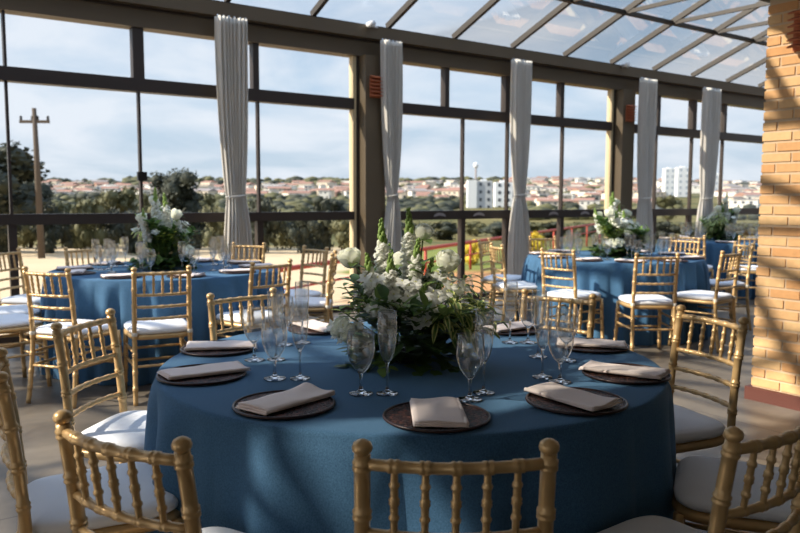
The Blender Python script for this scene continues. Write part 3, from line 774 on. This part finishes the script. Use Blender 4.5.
# ---- wall lamps
def sconce(P, along, outn, label):
    root = empty('wall_lamp', P); a = Vector(along); o_ = Vector(outn); fr = lambda x, y, z: a*x+o_*y+Vector((0, 0, z))
    m = MB(); m.box((-.075, 0, -.12), (.075, .02, .12), 0, fr); m.obj('back_plate', M['terracotta'], root)
    for k in range(6):
        z = -.105+k*.042; m = MB(); vs = [fr(*v) for v in ((-.08, .02, z+.02), (.08, .02, z+.02), (.08, .085, z-.006), (-.08, .085, z-.006), (-.08, .02, z+.028), (.08, .02, z+.028), (.08, .088, z+.004), (-.08, .088, z+.004))]
        m.add(vs, [(3, 2, 1, 0), (4, 5, 6, 7), (0, 1, 5, 4), (1, 2, 6, 5), (2, 3, 7, 6), (3, 0, 4, 7)], 0, False); m.obj('louvre', M['terracotta'], root)
    return tag(root, label, 'lamp', 'terracotta wall lamps')
sconce(W(4.86, DW-.2, 2.67), U, -N, 'terracotta louvred wall lamp on the post beside the second curtain')
sconce(W(9.50, DW-.2, 2.67), U, -N, 'terracotta louvred wall lamp on the post left of the fourth curtain')
sconce(W(4.83, 2.49, 2.42), N, -U, 'terracotta louvred wall lamp high on the right brick pillar')
def flood(P, label):
    root = empty('floodlight', P); m = MB(); m.sweep([Vector((0, 0, 0))-N*.0, -N*.11], [.03, .038], 14); m.obj('lamp_head', M['white_plastic'], root)
    m = MB(); m.sweep([U*.02, U*.13+Vector((0, 0, -.01))], .014, 8); m.obj('arm', M['white_plastic'], root); tag(root, label, 'lamp', 'white floodlights on the eaves beam')
flood(W(4.76, DW-.21, 3.375), 'small white floodlight on the eaves beam above the second curtain')
flood(W(9.30, DW-.21, 3.375), 'small white floodlight on the eaves beam between third and fourth curtains')

# ---- curtains
def curtain(sc, w_top, w_tie, w_bot, z_tie, seed, label):
    rnd = random.Random(seed); n_c = DW-.30; root = empty('curtain', W(sc, n_c, 0))
    fr = lambda a, b, z: U*a+N*b+Vector((0, 0, z))
    nu = 96; rows = 50; ztop = 3.205; vs = []; fs = []; ph = rnd.uniform(0, 6)
    for j in range(rows+1):
        z = ztop+(0.02-ztop)*j/rows
        if z > z_tie: k = ((z-z_tie)/(ztop-z_tie)); w = w_tie+(w_top-w_tie)*(1-(1-k)**2.2)
        else: k = min(1, (z_tie-z)/.9); w = w_tie+(w_bot-w_tie)*sin(k*pi/2)
        sh = .03*sin(z*1.3+ph)*(1 if z < z_tie else .4)
        dep = .045*(w/w_top)**.3*(.5+.5*min(1, abs(z-z_tie)*4+.3))
        for i in range(nu+1):
            u = i/nu; wob = .35*noise.noise(Vector((u*6, z*.8, seed)))
            vs.append(fr((u-.5)*w+sh, dep*sin(u*2*pi*8+wob*3)+.02*sin(u*pi*3+z), z))
    for j in range(rows):
        for i in range(nu): a = j*(nu+1)+i; fs.append((a, a+nu+1, a+nu+2, a+1))
    m = MB(); m.add(vs, fs); o = m.obj('drape', M['curtain'], root)
    sd = o.modifiers.new('thickness', 'SOLIDIFY'); sd.thickness = .003
    m = MB(); pts = [fr(w_tie*.55*cos(a)+.03*sin(z_tie*1.3+ph)*.4, .06*sin(a), z_tie+.01*cos(a)) for a in [2*pi*k/20 for k in range(21)]]
    m.sweep(pts, .008, 8, cap=False); m.obj('tie_back', M['curtain'], root)
    for k in range(6):
        m = MB(); m.sweep([fr(-w_top*.46+w_top*.92*k/5, -.01, ztop-.015), fr(-w_top*.46+w_top*.92*k/5, .01, ztop+.018)], .007, 8); m.obj('hook', M['white_plastic'], root)
    tag(root, label, 'curtain', 'tied white curtains along the window wall')
curtain(3.05, .33, .19, .32, 1.38, 1, 'leftmost white curtain, tied at the middle, behind the left background table')
curtain(5.03, .27, .10, .25, 1.40, 2, 'white curtain tied at the middle beside the big brown post')
curtain(7.14, .32, .13, .36, 1.42, 3, 'third white curtain from left, right of the white apartment blocks')
curtain(9.82, .34, .20, .32, 1.38, 4, 'fourth white curtain from left, behind the right background flowers')
curtain(11.48, .42, .24, .42, 1.38, 5, 'rightmost white curtain, above the farthest flower arrangement')

# ---- chairs
chair0 = make_chair(); ckids = kidmap(chair0); used = [False]
CG = 'gold bamboo-turned chairs with white cushions'
def place_chair(mx, my, fx, fy, label):
    """mx,my = middle of the back top; (fx,fy) = facing direction"""
    c = chair0 if not used[0] else copy_tree(chair0, ckids); used[0] = True
    L = hypot(fx, fy); fx /= L; fy /= L; c.location = (mx+fx*.238, my+fy*.238, 0); c.rotation_euler[2] = atan2(fy, fx)-pi/2
    return tag(c, label, 'chair', CG)
def by_posts(l, r, label, w=.348):
    """from the two back-post top positions as seen left and right"""
    l = Vector(l); r = Vector(r); d = (r-l).normalized(); mid = (l+r)/2; f = Vector((-d.y, d.x)); return place_chair(mid.x, mid.y, f.x, f.y, label)
TC = (.04, 2.72)
by_posts((-.069, 1.345), (.279, 1.352), 'gold chair at the bottom centre, its back nearest the camera')
by_posts((-.703, 1.528), (-.412, 1.360), 'gold chair at the lower left, only its back in view, facing the main table')
place_chair(.797, 1.53, -.64, .88, 'gold chair cut by the lower right edge, back rails curving out of frame')
by_posts((-1.17, 2.98), (-1.23, 2.64), 'gold chair left of the main table with sunlit seat, its back turned edgewise')
place_chair(-1.105, 2.03, .88, .47, 'dark sided gold chair cut by the left edge, grey shaded cushion')
by_posts((1.31, 2.81), (1.195, 3.135), 'gold chair right of the main table, in front of the brick pillar')
place_chair(1.29, 2.12, -1, .42, 'gold chair right of the table with only its shaded cushion in view')
by_posts((.915, 3.505), (.625, 3.70), 'gold chair across the main table at the right, behind the wine glasses')
place_chair(-.765, 3.60, .74, -.80, 'gold chair across the main table at the left, above the back napkin')
place_chair(.03, 4.1, 0, -1, 'gold chair hidden behind the main flower arrangement')
TL = (-1.97, 6.27); TR = (2.24, 7.79); TF = (4.75, 11.0)
def aim(c, x, y, label, tw=0):
    fx, fy = c[0]-x, c[1]-y; a = atan2(fy, fx)+tw; return place_chair(x, y, cos(a), sin(a), label)
aim(TL, -2.285, 4.79, 'gold chair in front of the left background table, left one of the two', -.12)
aim(TL, -1.565, 4.875, 'gold chair squarely in front of the left background table, seat centred', .18)
aim(TL, -.93, 5.38, 'gold chair at the right front of the left background table, facing it')
aim(TL, -.56, 6.30, 'gold chair seen edge-on right of the left background table')
aim(TL, -.80, 7.02, 'gold chair by the yard at the right rear of the left background table', .2)
aim(TL, -1.55, 7.62, 'gold chair behind the left background table under the leftmost curtain')
aim(TL, -2.25, 7.30, 'gold chair behind the left background flowers')
aim(TL, -2.95, 6.92, 'blurred gold chair behind the left table, left of its flowers')
aim(TL, -3.45, 6.50, 'gold chair at the left edge with only its right back post and side in view')
aim(TL, -3.25, 5.65, 'gold chair at the left edge with seat behind another seat')
aim(TL, -2.98, 5.08, 'gold chair at the left edge, sunlit cushion nearest the camera')
aim(TR, 2.17, 6.27, 'gold chair in front of the right background table, nearest the camera', .05)
aim(TR, 1.425, 6.73, 'gold chair at the left front of the right background table', -.2)
aim(TR, 2.97, 6.66, 'gold chair at the right front of the right background table, beside the brick pillar', .15)
aim(TR, .98, 7.55, 'gold chair left of the right background table, seen edge-on')
aim(TR, .95, 8.40, 'dark backed gold chair in front of the third curtain')
aim(TR, 1.75, 9.15, 'gold chair behind the right background table, left rear')
aim(TR, 2.6, 9.2, 'gold chair behind the right background flowers')
aim(TR, 3.35, 8.75, 'gold chair behind the right background table, right rear')
aim(TR, 3.65, 7.9, 'gold chair at the right end of the right background table')
aim(TF, 3.72, 9.55, 'gold chair in front of the farthest table, left one')
aim(TF, 4.45, 9.35, 'gold chair in front of the farthest table beside the brick pillar')
aim(TF, 3.25, 10.6, 'gold chair at the left end of the farthest table')
aim(TF, 3.75, 12.1, 'gold chair behind the farthest table, left rear')
aim(TF, 5.35, 9.75, 'gold chair at the right front of the farthest table')

# ---- tables, cloths
tables = []
for (c, R, seed, amp, nf, nm) in ((TC, .90, 3, .046, 14, 'main'), (TL, .92, 8, .052, 28, 'left background'), (TR, .89, 12, .052, 28, 'right background'), (TF, .89, 17, .052, 28, 'farthest')):
    make_table(c[0], c[1], R-.012, 'round folding table under the blue cloth of the %s table' % nm)
    o = link('tablecloth', cloth_mesh(R, seed, amp, nf)); o.location = (c[0], c[1], 0)
    if nm == 'main': o.rotation_euler[2] = .2
    tag(o, {'main': 'large blue linen tablecloth on the round table in the foreground', 'left background': 'blue tablecloth hanging in folds on the left background table',
            'right background': 'blue tablecloth hanging in folds on the right background table', 'farthest': 'blue tablecloth on the farthest table beside the brick pillar'}[nm], 'tablecloth', 'blue tablecloths')
ZT = .767
arr = make_arrangement(); arr.location = (.03, 2.70, ZT); arr.scale = (1.06, 1.06, 1.0); akids = kidmap(arr)
tag(arr, 'large white rose and snapdragon arrangement in the middle of the main table', 'flowers', 'white flower arrangements')
a2 = copy_tree(arr, akids); a2.location = (TL[0]-.02, TL[1]-.05, ZT); a2.rotation_euler[2] = 2.3; a2.scale = (1.2, 1.2, 1.22); a2['label'] = 'white and green flower arrangement on the left background table'
a3 = copy_tree(arr, akids); a3.location = (TR[0]+.02, TR[1], ZT); a3.rotation_euler[2] = .9; a3.scale = (1.3, 1.3, 1.2); a3['label'] = 'white and green flower arrangement on the right background table'
a4 = copy_tree(arr, akids); a4.location = (TF[0], TF[1], ZT); a4.rotation_euler[2] = 4.1; a4.scale = (1.25, 1.25, 1.25); a4['label'] = 'white flower arrangement on the farthest table beside the brick pillar'

PL = {-86: 'nearest the camera', -120: 'at the front left', -159: 'at the left towards the front', 169: 'at the left towards the back', 124: 'at the back left', 90: 'behind the flowers',
      54: 'at the back right', 18: 'at the right towards the back', -19: 'at the right towards the front', -51: 'at the front right'}
chg = make_charger(); gk = kidmap(chg); first = [True]
def put_charger(x, y, label):
    o = chg if first[0] else copy_tree(chg, gk); first[0] = False
    o.location = (x, y, ZT); o.rotation_euler[2] = random.uniform(0, 6); return tag(o, label, 'charger', 'dark woven chargers')
NAP = [napkin_mesh(k+1.3) for k in range(4)]; NAPW = napkin_mesh(6.1, .24, .14)
def put_napkin(x, y, ang, label, me=None, i=0):
    o = link('napkin', me or NAP[i % 4]); o.location = (x, y, ZT+.0105); o.rotation_euler = (0, 0, radians(ang)); return tag(o, label, 'napkin', 'folded pale napkins')
mp = {-86: ((.10, 1.975), (.102, 1.975), 92), -120: ((-.33, 2.085), (-.325, 2.095), 52), -159: ((-.66, 2.445), (-.655, 2.455), 30), 169: ((-.71, 2.88), (-.70, 2.885), 8), 124: ((-.36, 3.33), (-.36, 3.33), -50),
      90: ((.05, 3.46), (.05, 3.46), 90), 54: ((.49, 3.33), (.50, 3.33), 35), 18: ((.775, 2.96), (.77, 2.955), -16), -19: ((.765, 2.475), (.76, 2.48), -30), -51: ((.515, 2.13), (.505, 2.14), -55)}
for i, (a, (c, n_, ang)) in enumerate(mp.items()):
    put_charger(c[0], c[1], 'dark beaded charger on the main table, %s' % PL[a])
    put_napkin(n_[0], n_[1], ang, 'folded blush napkin on the main table, %s' % PL[a], NAPW if a == -86 else None, i)
GM = {'goblet': 'short stemmed water goblet', 'flute': 'tall champagne flute'}
for (k, x, y, w) in (('goblet', -.118, 2.224, 'left of centre in front of the flowers'), ('flute', -.038, 2.225, 'left of centre in front of the flowers'), ('goblet', .208, 2.16, 'right of centre in front of the flowers'), ('flute', .257, 2.235, 'right of centre in front of the flowers'),
                     ('goblet', -.411, 2.41, 'nearest in the left cluster'), ('flute', -.328, 2.411, 'nearest in the left cluster'), ('goblet', -.533, 2.69, 'outermost in the left cluster'), ('flute', -.455, 2.70, 'in the middle of the left cluster'), ('flute', -.40, 3.02, 'rearmost in the left cluster'), ('goblet', -.47, 2.98, 'rearmost in the left cluster'),
                     ('flute', .455, 3.04, 'rearmost at the right'), ('goblet', .53, 3.04, 'rearmost at the right'), ('flute', .475, 2.44, 'nearest in the right cluster'), ('goblet', .52, 2.375, 'nearest in the right cluster'), ('goblet', .612, 2.70, 'outermost in the right cluster'), ('flute', .52, 2.76, 'in the middle of the right cluster'),
                     ('goblet', .20, 3.18, 'behind the flowers'), ('flute', .28, 3.14, 'behind the flowers'), ('goblet', -.16, 3.16, 'behind the flowers at left'), ('flute', -.09, 3.18, 'behind the flowers at left')):
    put_glass(k, x, y, ZT, '%s on the main table, %s' % (GM[k], w), 'glasses on the main table')
for nm, c, R, a0, n in (('left background table', TL, .93, -100, 10), ('right background table', TR, .90, -92, 10), ('farthest table', TF, .90, -110, 8)):
    names = ['at the front', 'at the front right', 'at the right', 'at the right rear', 'at the rear', 'just left of the rear', 'at the left rear', 'at the left', 'left of the front', 'at the front left'] if n == 10 else ['at the front', 'at the front right', 'at the right', 'at the right rear', 'at the rear', 'at the left rear', 'at the left', 'at the front left']
    for i in range(n):
        a = radians(a0+360/n*i+random.uniform(-4, 4)); x, y = c[0]+.74*cos(a), c[1]+.74*sin(a)
        put_charger(x, y, 'dark charger on the %s, %s' % (nm, names[i])); put_napkin(x, y, math.degrees(a)+random.choice((-1, 1))*random.uniform(15, 70), 'folded pale napkin on the %s, %s' % (nm, names[i]), None, i)
        b = a+.20
        put_glass('goblet', c[0]+.52*cos(b+.02), c[1]+.52*sin(b+.02), ZT, 'water goblet on the %s, %s' % (nm, names[i]), 'glasses on the '+nm)
        put_glass('flute', c[0]+.47*cos(b-.14), c[1]+.47*sin(b-.14), ZT, 'champagne flute on the %s, %s' % (nm, names[i]), 'glasses on the '+nm)
        if i % 2 == 0: put_glass('flute', c[0]+.56*cos(b-.10), c[1]+.56*sin(b-.10), ZT, 'second champagne flute on the %s, %s' % (nm, names[i]), 'glasses on the '+nm)

# ---- yard: pole, railing, bushes, trees
def pole():
    x, y = (40.5-400)/F_PX*24, 24.0; z = hz(x, y); root = empty('utility_pole', (x, y, z)); H = 1.357+(199-111)/F_PX*24-z
    m = MB(); m.sweep([(0, 0, -.2), (-.02, 0, H*.6), (-.05, 0, H)], [.115, .09, .065], 10); m.obj('pole', M['pole'], root)
    m = MB(); m.box((-.52, -.04, H-.47), (.42, .04, H-.38)); m.obj('crossarm', M['pole'], root)
    for dx in (-.48, -.12, .05, .38):
        m = MB(); m.lathe([(.02, 0), (.05, .03), (.03, .07), (.05, .10), (.01, .15)], 8, 0, (dx, 0, H-.38)); m.obj('insulator', M['black'], root)
    tag(root, 'blurred utility pole with a crossarm standing at the left in the yard', 'pole')
pole()
def railing():
    a = Vector((-2.01, 12, 0)); d = Vector((.435, .90, 0)); root = empty('railing', (a.x, a.y, hz(a.x, a.y)))
    P = lambda t, z: a+d*t+Vector((0, 0, z))-root.location
    m = MB(); m.sweep([P(t, .20) for t in (-3, 0, 8, 16, 27)], .045, 8); m.obj('handrail', M['red_paint'], root)
    m = MB(); m.sweep([P(t, -.14) for t in (-3, 0, 8, 16, 27)], .022, 8); m.obj('lower_rail', M['red_paint'], root)
    for k in range(11):
        t = -3+k*3; z = hz(*(a+d*t).xy); m = MB(); m.sweep([P(t, z-.05), P(t, .2)], .035, 8); m.obj('post', M['red_paint'], root)
    tag(root, 'long red painted railing running across the yard outside', 'railing')
railing()
def crown_mesh(seed, rx, rz, n, size, mt, z0):
    rnd = random.Random(seed); m = MB(); cl = []
    for _ in range(16):
        a = rnd.uniform(0, 6.28); r = rnd.uniform(0, .7); cl.append((r*cos(a)*rx, r*sin(a)*rx, z0+rz*(1+rnd.uniform(-.7, .75)), rnd.uniform(.3, .5)*rx))
    for i in range(n):
        cx, cy, cz, cr = rnd.choice(cl); d = Vector((rnd.gauss(0, 1), rnd.gauss(0, 1), rnd.gauss(0, 1))).normalized()*cr*rnd.uniform(.6, 1.05); d.z *= min(1.2, rz/rx)
        c = Vector((cx, cy, cz))+d; t = Vector((rnd.gauss(0, 1), rnd.gauss(0, 1), rnd.gauss(0, 1))).normalized(); b = t.orthogonal().normalized()*size*.35; t *= size*.5
        m.add([c-t, c-b, c+t, c+b], [(0, 1, 2, 3)])
    for cx, cy, cz, cr in cl: blob(m, (cx, cy, cz), cr*.72, 0, (1, 1, min(1.2, rz/rx)), 8)
    return m.mesh('crown', mt)
CR = {'tree_dark': [crown_mesh(k, 1.3, 1.5, 2600, .16, M['tree_dark'], .9) for k in (1, 2)], 'tree_olive': [crown_mesh(k, 1.3, 1.2, 2600, .15, M['tree_olive'], .7) for k in (3, 4)]}
BUSH = {'dark': crown_mesh(5, 1.0, .6, 1500, .13, M['tree_dark'], -.05), 'olive': crown_mesh(6, 1.0, .55, 1500, .13, M['tree_olive'], -.05), 'yellow': crown_mesh(7, .42, .40, 700, .07, [M['bush_yellow']], -.02)}
mt = MB(); mt.sweep([(0, 0, -.3), (.05, 0, .8), (0, .05, 2.0)], [.12, .09, .05], 8); TRUNK = mt.mesh('trunk', M['bark'])
def at_px(px, d): return (px-400)/F_PX*d
def tree(px, d, top, kind, i, label, wd=1.0):
    x = at_px(px, d); z = hz(x, d); H = 1.357+(199-top)/F_PX*d-z
    root = empty('tree', (x, d, z), i*1.3); k = H/4.1; root.scale = (k*wd, k*wd, k)
    link('crown', CR[kind][i % 2], root); link('trunk', TRUNK, root); tag(root, label, 'tree', 'trees beyond the yard')
for i, (px, d, top, kind, wd, lab) in enumerate((
    (-14, 25, 138, 'tree_dark', 1.7, 'tall dark tree at the left edge behind the utility pole'), (30, 30, 172, 'tree_dark', 1.0, 'dark tree just right of the tall left edge tree'),
    (62, 36, 190, 'tree_olive', 1.3, 'low olive tree right of the utility pole'), (95, 34, 184, 'tree_olive', 1.2, 'olive tree left of the window latch'), (125, 33, 172, 'tree_olive', 1.1, 'olive tree behind the window latch'),
    (152, 32, 178, 'tree_olive', 1.1, 'olive tree above the left background flowers'), (176, 30, 166, 'tree_dark', 1.1, 'dark round tree above the left background flowers'), (204, 34, 180, 'tree_olive', 1.2, 'olive tree touching the leftmost curtain'),
    (262, 46, 194, 'tree_olive', 1.3, 'low tree right of the leftmost curtain'), (300, 52, 197, 'tree_olive', 1.3, 'low tree left of the big brown post'), (335, 54, 198, 'tree_dark', 1.4, 'low dark tree beside the big brown post'),
    (352, 60, 199, 'tree_olive', 1.4, 'low tree hidden partly by the big brown post'), (668, 70, 185, 'tree_olive', 1.2, 'brownish tree below the right white towers'))):
    tree(px, d, top, kind, i, lab, wd)
def bush(px, d, sx, sz, kind, i, lab, grp):
    x = at_px(px, d); o = link('bush', BUSH[kind]); o.location = (x, d, hz(x, d)); o.rotation_euler[2] = i*1.7; o.scale = (sx, sx, sz); tag(o, lab, 'bush', grp)
for i in range(20):
    px = -40+i*21.5; bush(px, 27.2+2.4*(i % 2), .72+.05*sin(i), 1.45+.3*sin(i*2.3), 'dark' if i % 3 else 'olive', i, 'low dark green bush in the hedge along the far side of the sandy yard', 'hedge bushes behind the sand yard')
for i in range(14):
    px = 392+i*27; bush(px, 42+6*(i % 2), 1.15+.2*sin(i*1.7), .9, 'olive' if i % 2 else 'dark', i, 'low bush in the field beyond the red railing', 'bushes in the right field')
bush(472, 22, 1.1, .95, 'yellow', 1, 'yellow green bush behind the red railing, left of the third curtain', None)
bush(536, 24, 1.25, 1.15, 'yellow', 2, 'yellow flowering bush right of the third curtain', None)

# ---- distant town
def house_mesh(w, l, h, rh, wall_m, roof_m):
    m = MB(); m.box((-w/2, -l/2, -3), (w/2, l/2, h), 0)
    e = .3; vs = [(-w/2-e, -l/2-e, h), (w/2+e, -l/2-e, h), (w/2+e, l/2+e, h), (-w/2-e, l/2+e, h), (-w/2-e, 0, h+rh), (w/2+e, 0, h+rh)]
    m.add(vs, [(0, 1, 5, 4), (2, 3, 4, 5), (0, 4, 3), (1, 2, 5), (3, 2, 1, 0)], 1, False)
    for k in range(int(w//3)): m.box((-w/2+1+k*3, -l/2-.04, h-1.9), (-w/2+2.1+k*3, -l/2, h-.8), 2)
    return m.mesh('house', [wall_m, roof_m, M['dark_window']])
HM = [house_mesh(8, 8, 4, 1.6, M['house_white'], M['roof_tile']), house_mesh(10, 8, 5.5, 1.5, M['house_cream'], M['roof_tile']), house_mesh(7, 9, 6, .4, M['house_white'], M['roof_grey']),
      house_mesh(9, 8, 5.5, .3, M['house_white'], M['house_white']), house_mesh(10, 8, 5, .3, M['house_white'], M['roof_grey']), house_mesh(8, 8, 6, .3, M['house_cream'], M['roof_grey']),
      house_mesh(9, 9, 4, 1.7, M['house_brick'], M['roof_tile']), house_mesh(12, 9, 5, 1.6, M['house_cream'], M['roof_grey']), house_mesh(14, 10, 3.6, 1.8, M['house_white'], M['roof_tile'])]
rnd = random.Random(21); nh = 0; placed = []
def spot_house():
    r = rnd.random(); px = rnd.uniform(500, 765) if r < .45 else rnd.uniform(235, 520) if r < .85 else rnd.uniform(40, 240)
    lo = 135 if px > 515 else 200 if px > 380 else 250
    return px, lo+rnd.random()**.75*((660 if px > 515 else 500)-lo)
cand = []
for _try in range(9000):
    px, d = spot_house(); x = at_px(px, d)
    if 450 < px < 520 and d < 200: continue
    if (655 < px < 725) and d < 370: continue
    if any(abs(x-a) < 5+d*.015 and abs(d-b) < 5+d*.015 for a, b, _ in cand): continue
    cand.append((x, d, px))
    if len(cand) > 700: break
cand.sort(key=lambda c: c[1])
rest = MB()
for x, d, px in cand:
    k = rnd.uniform(.8, 1.2)*(.26+.50*min(1, d/520)); rz = rnd.uniform(-.6, .6); me = rnd.choice(HM); z = hz(x, d)
    if nh < 290:
        o = link('house', me); o.location = (x, d, z); o.rotation_euler[2] = rz; o.scale = (k, k, k*.85)
        side = 'right half of the view' if px > 500 else ('middle of the view' if px > 230 else 'left of the view')
        tag(o, 'small blurred house of the distant hillside town in the %s' % side, 'house', 'houses of the distant town, '+side); nh += 1
    else:
        mi = {M['house_white'].name: 0, M['house_cream'].name: 1, M['house_brick'].name: 2}[me.materials[0].name]; ri = {M['roof_tile'].name: 3, M['roof_grey'].name: 4}.get(me.materials[1].name, 0)
        vs = [(x+(v.co.x*cos(rz)-v.co.y*sin(rz))*k, d+(v.co.x*sin(rz)+v.co.y*cos(rz))*k, z+v.co.z*k*.85) for v in me.vertices]
        for pl in me.polygons:
            if pl.material_index < 2: rest.add([vs[q] for q in pl.vertices], [tuple(range(len(pl.vertices)))], mi if pl.material_index == 0 else ri, False)
o = rest.obj('distant_houses', [M['house_white'], M['house_cream'], M['house_brick'], M['roof_tile'], M['roof_grey']]); tag(o, 'mass of tiny pale houses covering the farthest hillside', 'houses', None, 'stuff')
tm = MB()
for i in range(2600):
    px = rnd.uniform(20, 775); d = 92+rnd.random()**1.5*600; x = at_px(px, d); z = hz(x, d); r = rnd.uniform(.5, 1.25)*(.5+d*.0042)
    if (d < 175 and 452 < px < 520) or (d < 360 and 652 < px < 730): continue
    blob(tm, (x, d, z+r*.45), r, i % 2, (rnd.uniform(.9, 2.0), 1, rnd.uniform(.55, .9)), 6)
o = tm.obj('distant_trees', [M['tree_dark'], M['tree_olive']]); tag(o, 'dark green treetops scattered between the houses of the distant hillside', 'trees', None, 'stuff')
def block(px0, px1, ytop, ybot, d, floors, cols, mw, ms, label, side=0):
    wm = M['dark_window'] if px0 < 600 else M['pale_window']
    x0, x1 = at_px(px0, d), at_px(px1, d); zt = 1.357+(199-ytop)/F_PX*d; zb = 1.357+(199-ybot)/F_PX*d-6; w = x1-x0
    root = empty('apartment_block', ((x0+x1)/2, d, zb)); H = zt-zb
    m = MB(); m.box((-w/2, 0, 0), (w/2, w*.8, H)); m.obj('wall', ms, root)
    if side: m = MB(); m.box((-w/2-side, -.3, 0), (-w/2, w*.8, H+.2)); m.obj('lit_face', mw, root)  # white box stands for the sunlit face; the wall takes the shaded tone
    fh = (H-6)/floors
    for r in range(floors):
        for c in range(cols):
            m = MB(); cx = -w/2+w*(c+.5)/cols; z = 6+fh*(r+.35); m.box((cx-w*.08, -.04, z), (cx+w*.08, .02, z+fh*.42)); m.obj('window', wm, root)
    m = MB(); m.box((-w*.2, w*.2, H), (w*.15, w*.5, H+w*.1)); m.obj('roof_tank', mw, root)
    tag(root, label, 'building')
block(476, 492, 181, 211, 150, 4, 2, M['tower_white'], M['tower_shaded'], 'apartment block painted with a lit white and a shaded grey face, left of the third curtain', 1.8)
block(494.5, 512, 182, 211, 158, 4, 2, M['tower_white'], M['tower_white'], 'bluish white apartment block directly left of the third curtain')
block(663, 673, 168, 196, 300, 5, 2, M['tower_white'], M['tower_white'], 'left white tower between the fourth and fifth curtains')
block(675.5, 688, 167, 196, 306, 5, 2, M['tower_white'], M['tower_white'], 'right white tower between the fourth and fifth curtains')
block(712, 721, 174, 192, 350, 3, 2, M['tower_white'], M['tower_white'], 'small white block right of the rightmost curtain')
x = at_px(475, 360); z = hz(x, 360); root = empty('water_tower', (x, 360, z)); H = 1.357+(199-169)/F_PX*360-z
m = MB(); m.sweep([(0, 0, -2), (0, 0, H)], .45, 8); m.obj('shaft', M['roof_grey'], root)
m = MB(); m.lathe([(.1, H), (1.1, H+.6), (1.3, H+1.8), (1.0, H+2.8), (.1, H+3.1)], 14); m.obj('tank', M['tower_white'], root)
tag(root, 'thin mast with a white round head above the white apartment block', 'tower')

# ------------------------------------------------------------------ light
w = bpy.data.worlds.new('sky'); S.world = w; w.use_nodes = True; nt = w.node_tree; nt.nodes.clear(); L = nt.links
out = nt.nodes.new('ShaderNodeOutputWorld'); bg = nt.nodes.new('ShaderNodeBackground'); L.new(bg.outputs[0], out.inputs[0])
tc = nt.nodes.new('ShaderNodeTexCoord'); sx = nt.nodes.new('ShaderNodeSeparateXYZ'); L.new(tc.outputs['Generated'], sx.inputs[0])
def mth(op, a, b=None):
    x = nt.nodes.new('ShaderNodeMath'); x.operation = op
    for i, v in enumerate((a, b)):
        if v is None: continue
        if isinstance(v, (int, float)): x.inputs[i].default_value = v
        else: L.new(v, x.inputs[i])
    return x.outputs[0]
zc = mth('MAXIMUM', sx.outputs[2], 0.0); den = mth('ADD', zc, .22)
cb = nt.nodes.new('ShaderNodeCombineXYZ'); L.new(mth('DIVIDE', sx.outputs[0], den), cb.inputs[0]); L.new(mth('DIVIDE', sx.outputs[1], den), cb.inputs[1])
n1 = nt.nodes.new('ShaderNodeTexNoise'); n1.inputs['Scale'].default_value = 1.25; n1.inputs['Detail'].default_value = 7; n1.inputs['Roughness'].default_value = .55; n1.inputs['Distortion'].default_value = .4; L.new(cb.outputs[0], n1.inputs['Vector'])
gr = nt.nodes.new('ShaderNodeValToRGB'); L.new(zc, gr.inputs[0]); e = gr.color_ramp.elements
e[0].position = 0; e[0].color = srgb(186, 198, 210); e[1].position = .6; e[1].color = srgb(104, 140, 186)
q = gr.color_ramp.elements.new(.14); q.color = srgb(176, 196, 216); q = gr.color_ramp.elements.new(.30); q.color = srgb(138, 168, 202)
cl = nt.nodes.new('ShaderNodeValToRGB'); L.new(n1.outputs['Fac'], cl.inputs[0]); cl.color_ramp.elements[0].position = .40; cl.color_ramp.elements[1].position = .60
mx = nt.nodes.new('ShaderNodeMix'); mx.data_type = 'RGBA'; L.new(mth('MULTIPLY', cl.outputs[0], .85), mx.inputs[0]); L.new(gr.outputs[0], mx.inputs[6]); mx.inputs[7].default_value = srgb(218, 222, 230)
L.new(mx.outputs[2], bg.inputs[0])
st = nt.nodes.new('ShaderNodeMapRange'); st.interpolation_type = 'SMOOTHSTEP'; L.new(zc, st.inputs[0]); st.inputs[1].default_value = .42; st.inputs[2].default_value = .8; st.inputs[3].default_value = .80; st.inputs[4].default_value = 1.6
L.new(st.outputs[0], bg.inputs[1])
sun_d = bpy.data.lights.new('sun', 'SUN'); sun_d.energy = 5.0; sun_d.angle = radians(.8); sun_d.color = (1, .90, .76)
sun = bpy.data.objects.new('sun', sun_d); COL.objects.link(sun)
el = radians(32); sv = Vector((-.985*cos(el), -.17*cos(el), sin(el)))
sun.rotation_euler = sv.to_track_quat('Z', 'Y').to_euler(); sun.location = sv*20
S.view_settings.view_transform = 'Standard'; S.view_settings.look = 'None'; S.view_settings.gamma = 1; S.view_settings.exposure = 0.70
S.cycles.max_bounces = 14; S.cycles.transparent_max_bounces = 24; S.cycles.transmission_bounces = 10; S.cycles.caustics_refractive = False; S.cycles.caustics_reflective = False
S.cycles.use_denoising = True; S.cycles.sample_clamp_indirect = 6
bpy.context.view_layer.update()
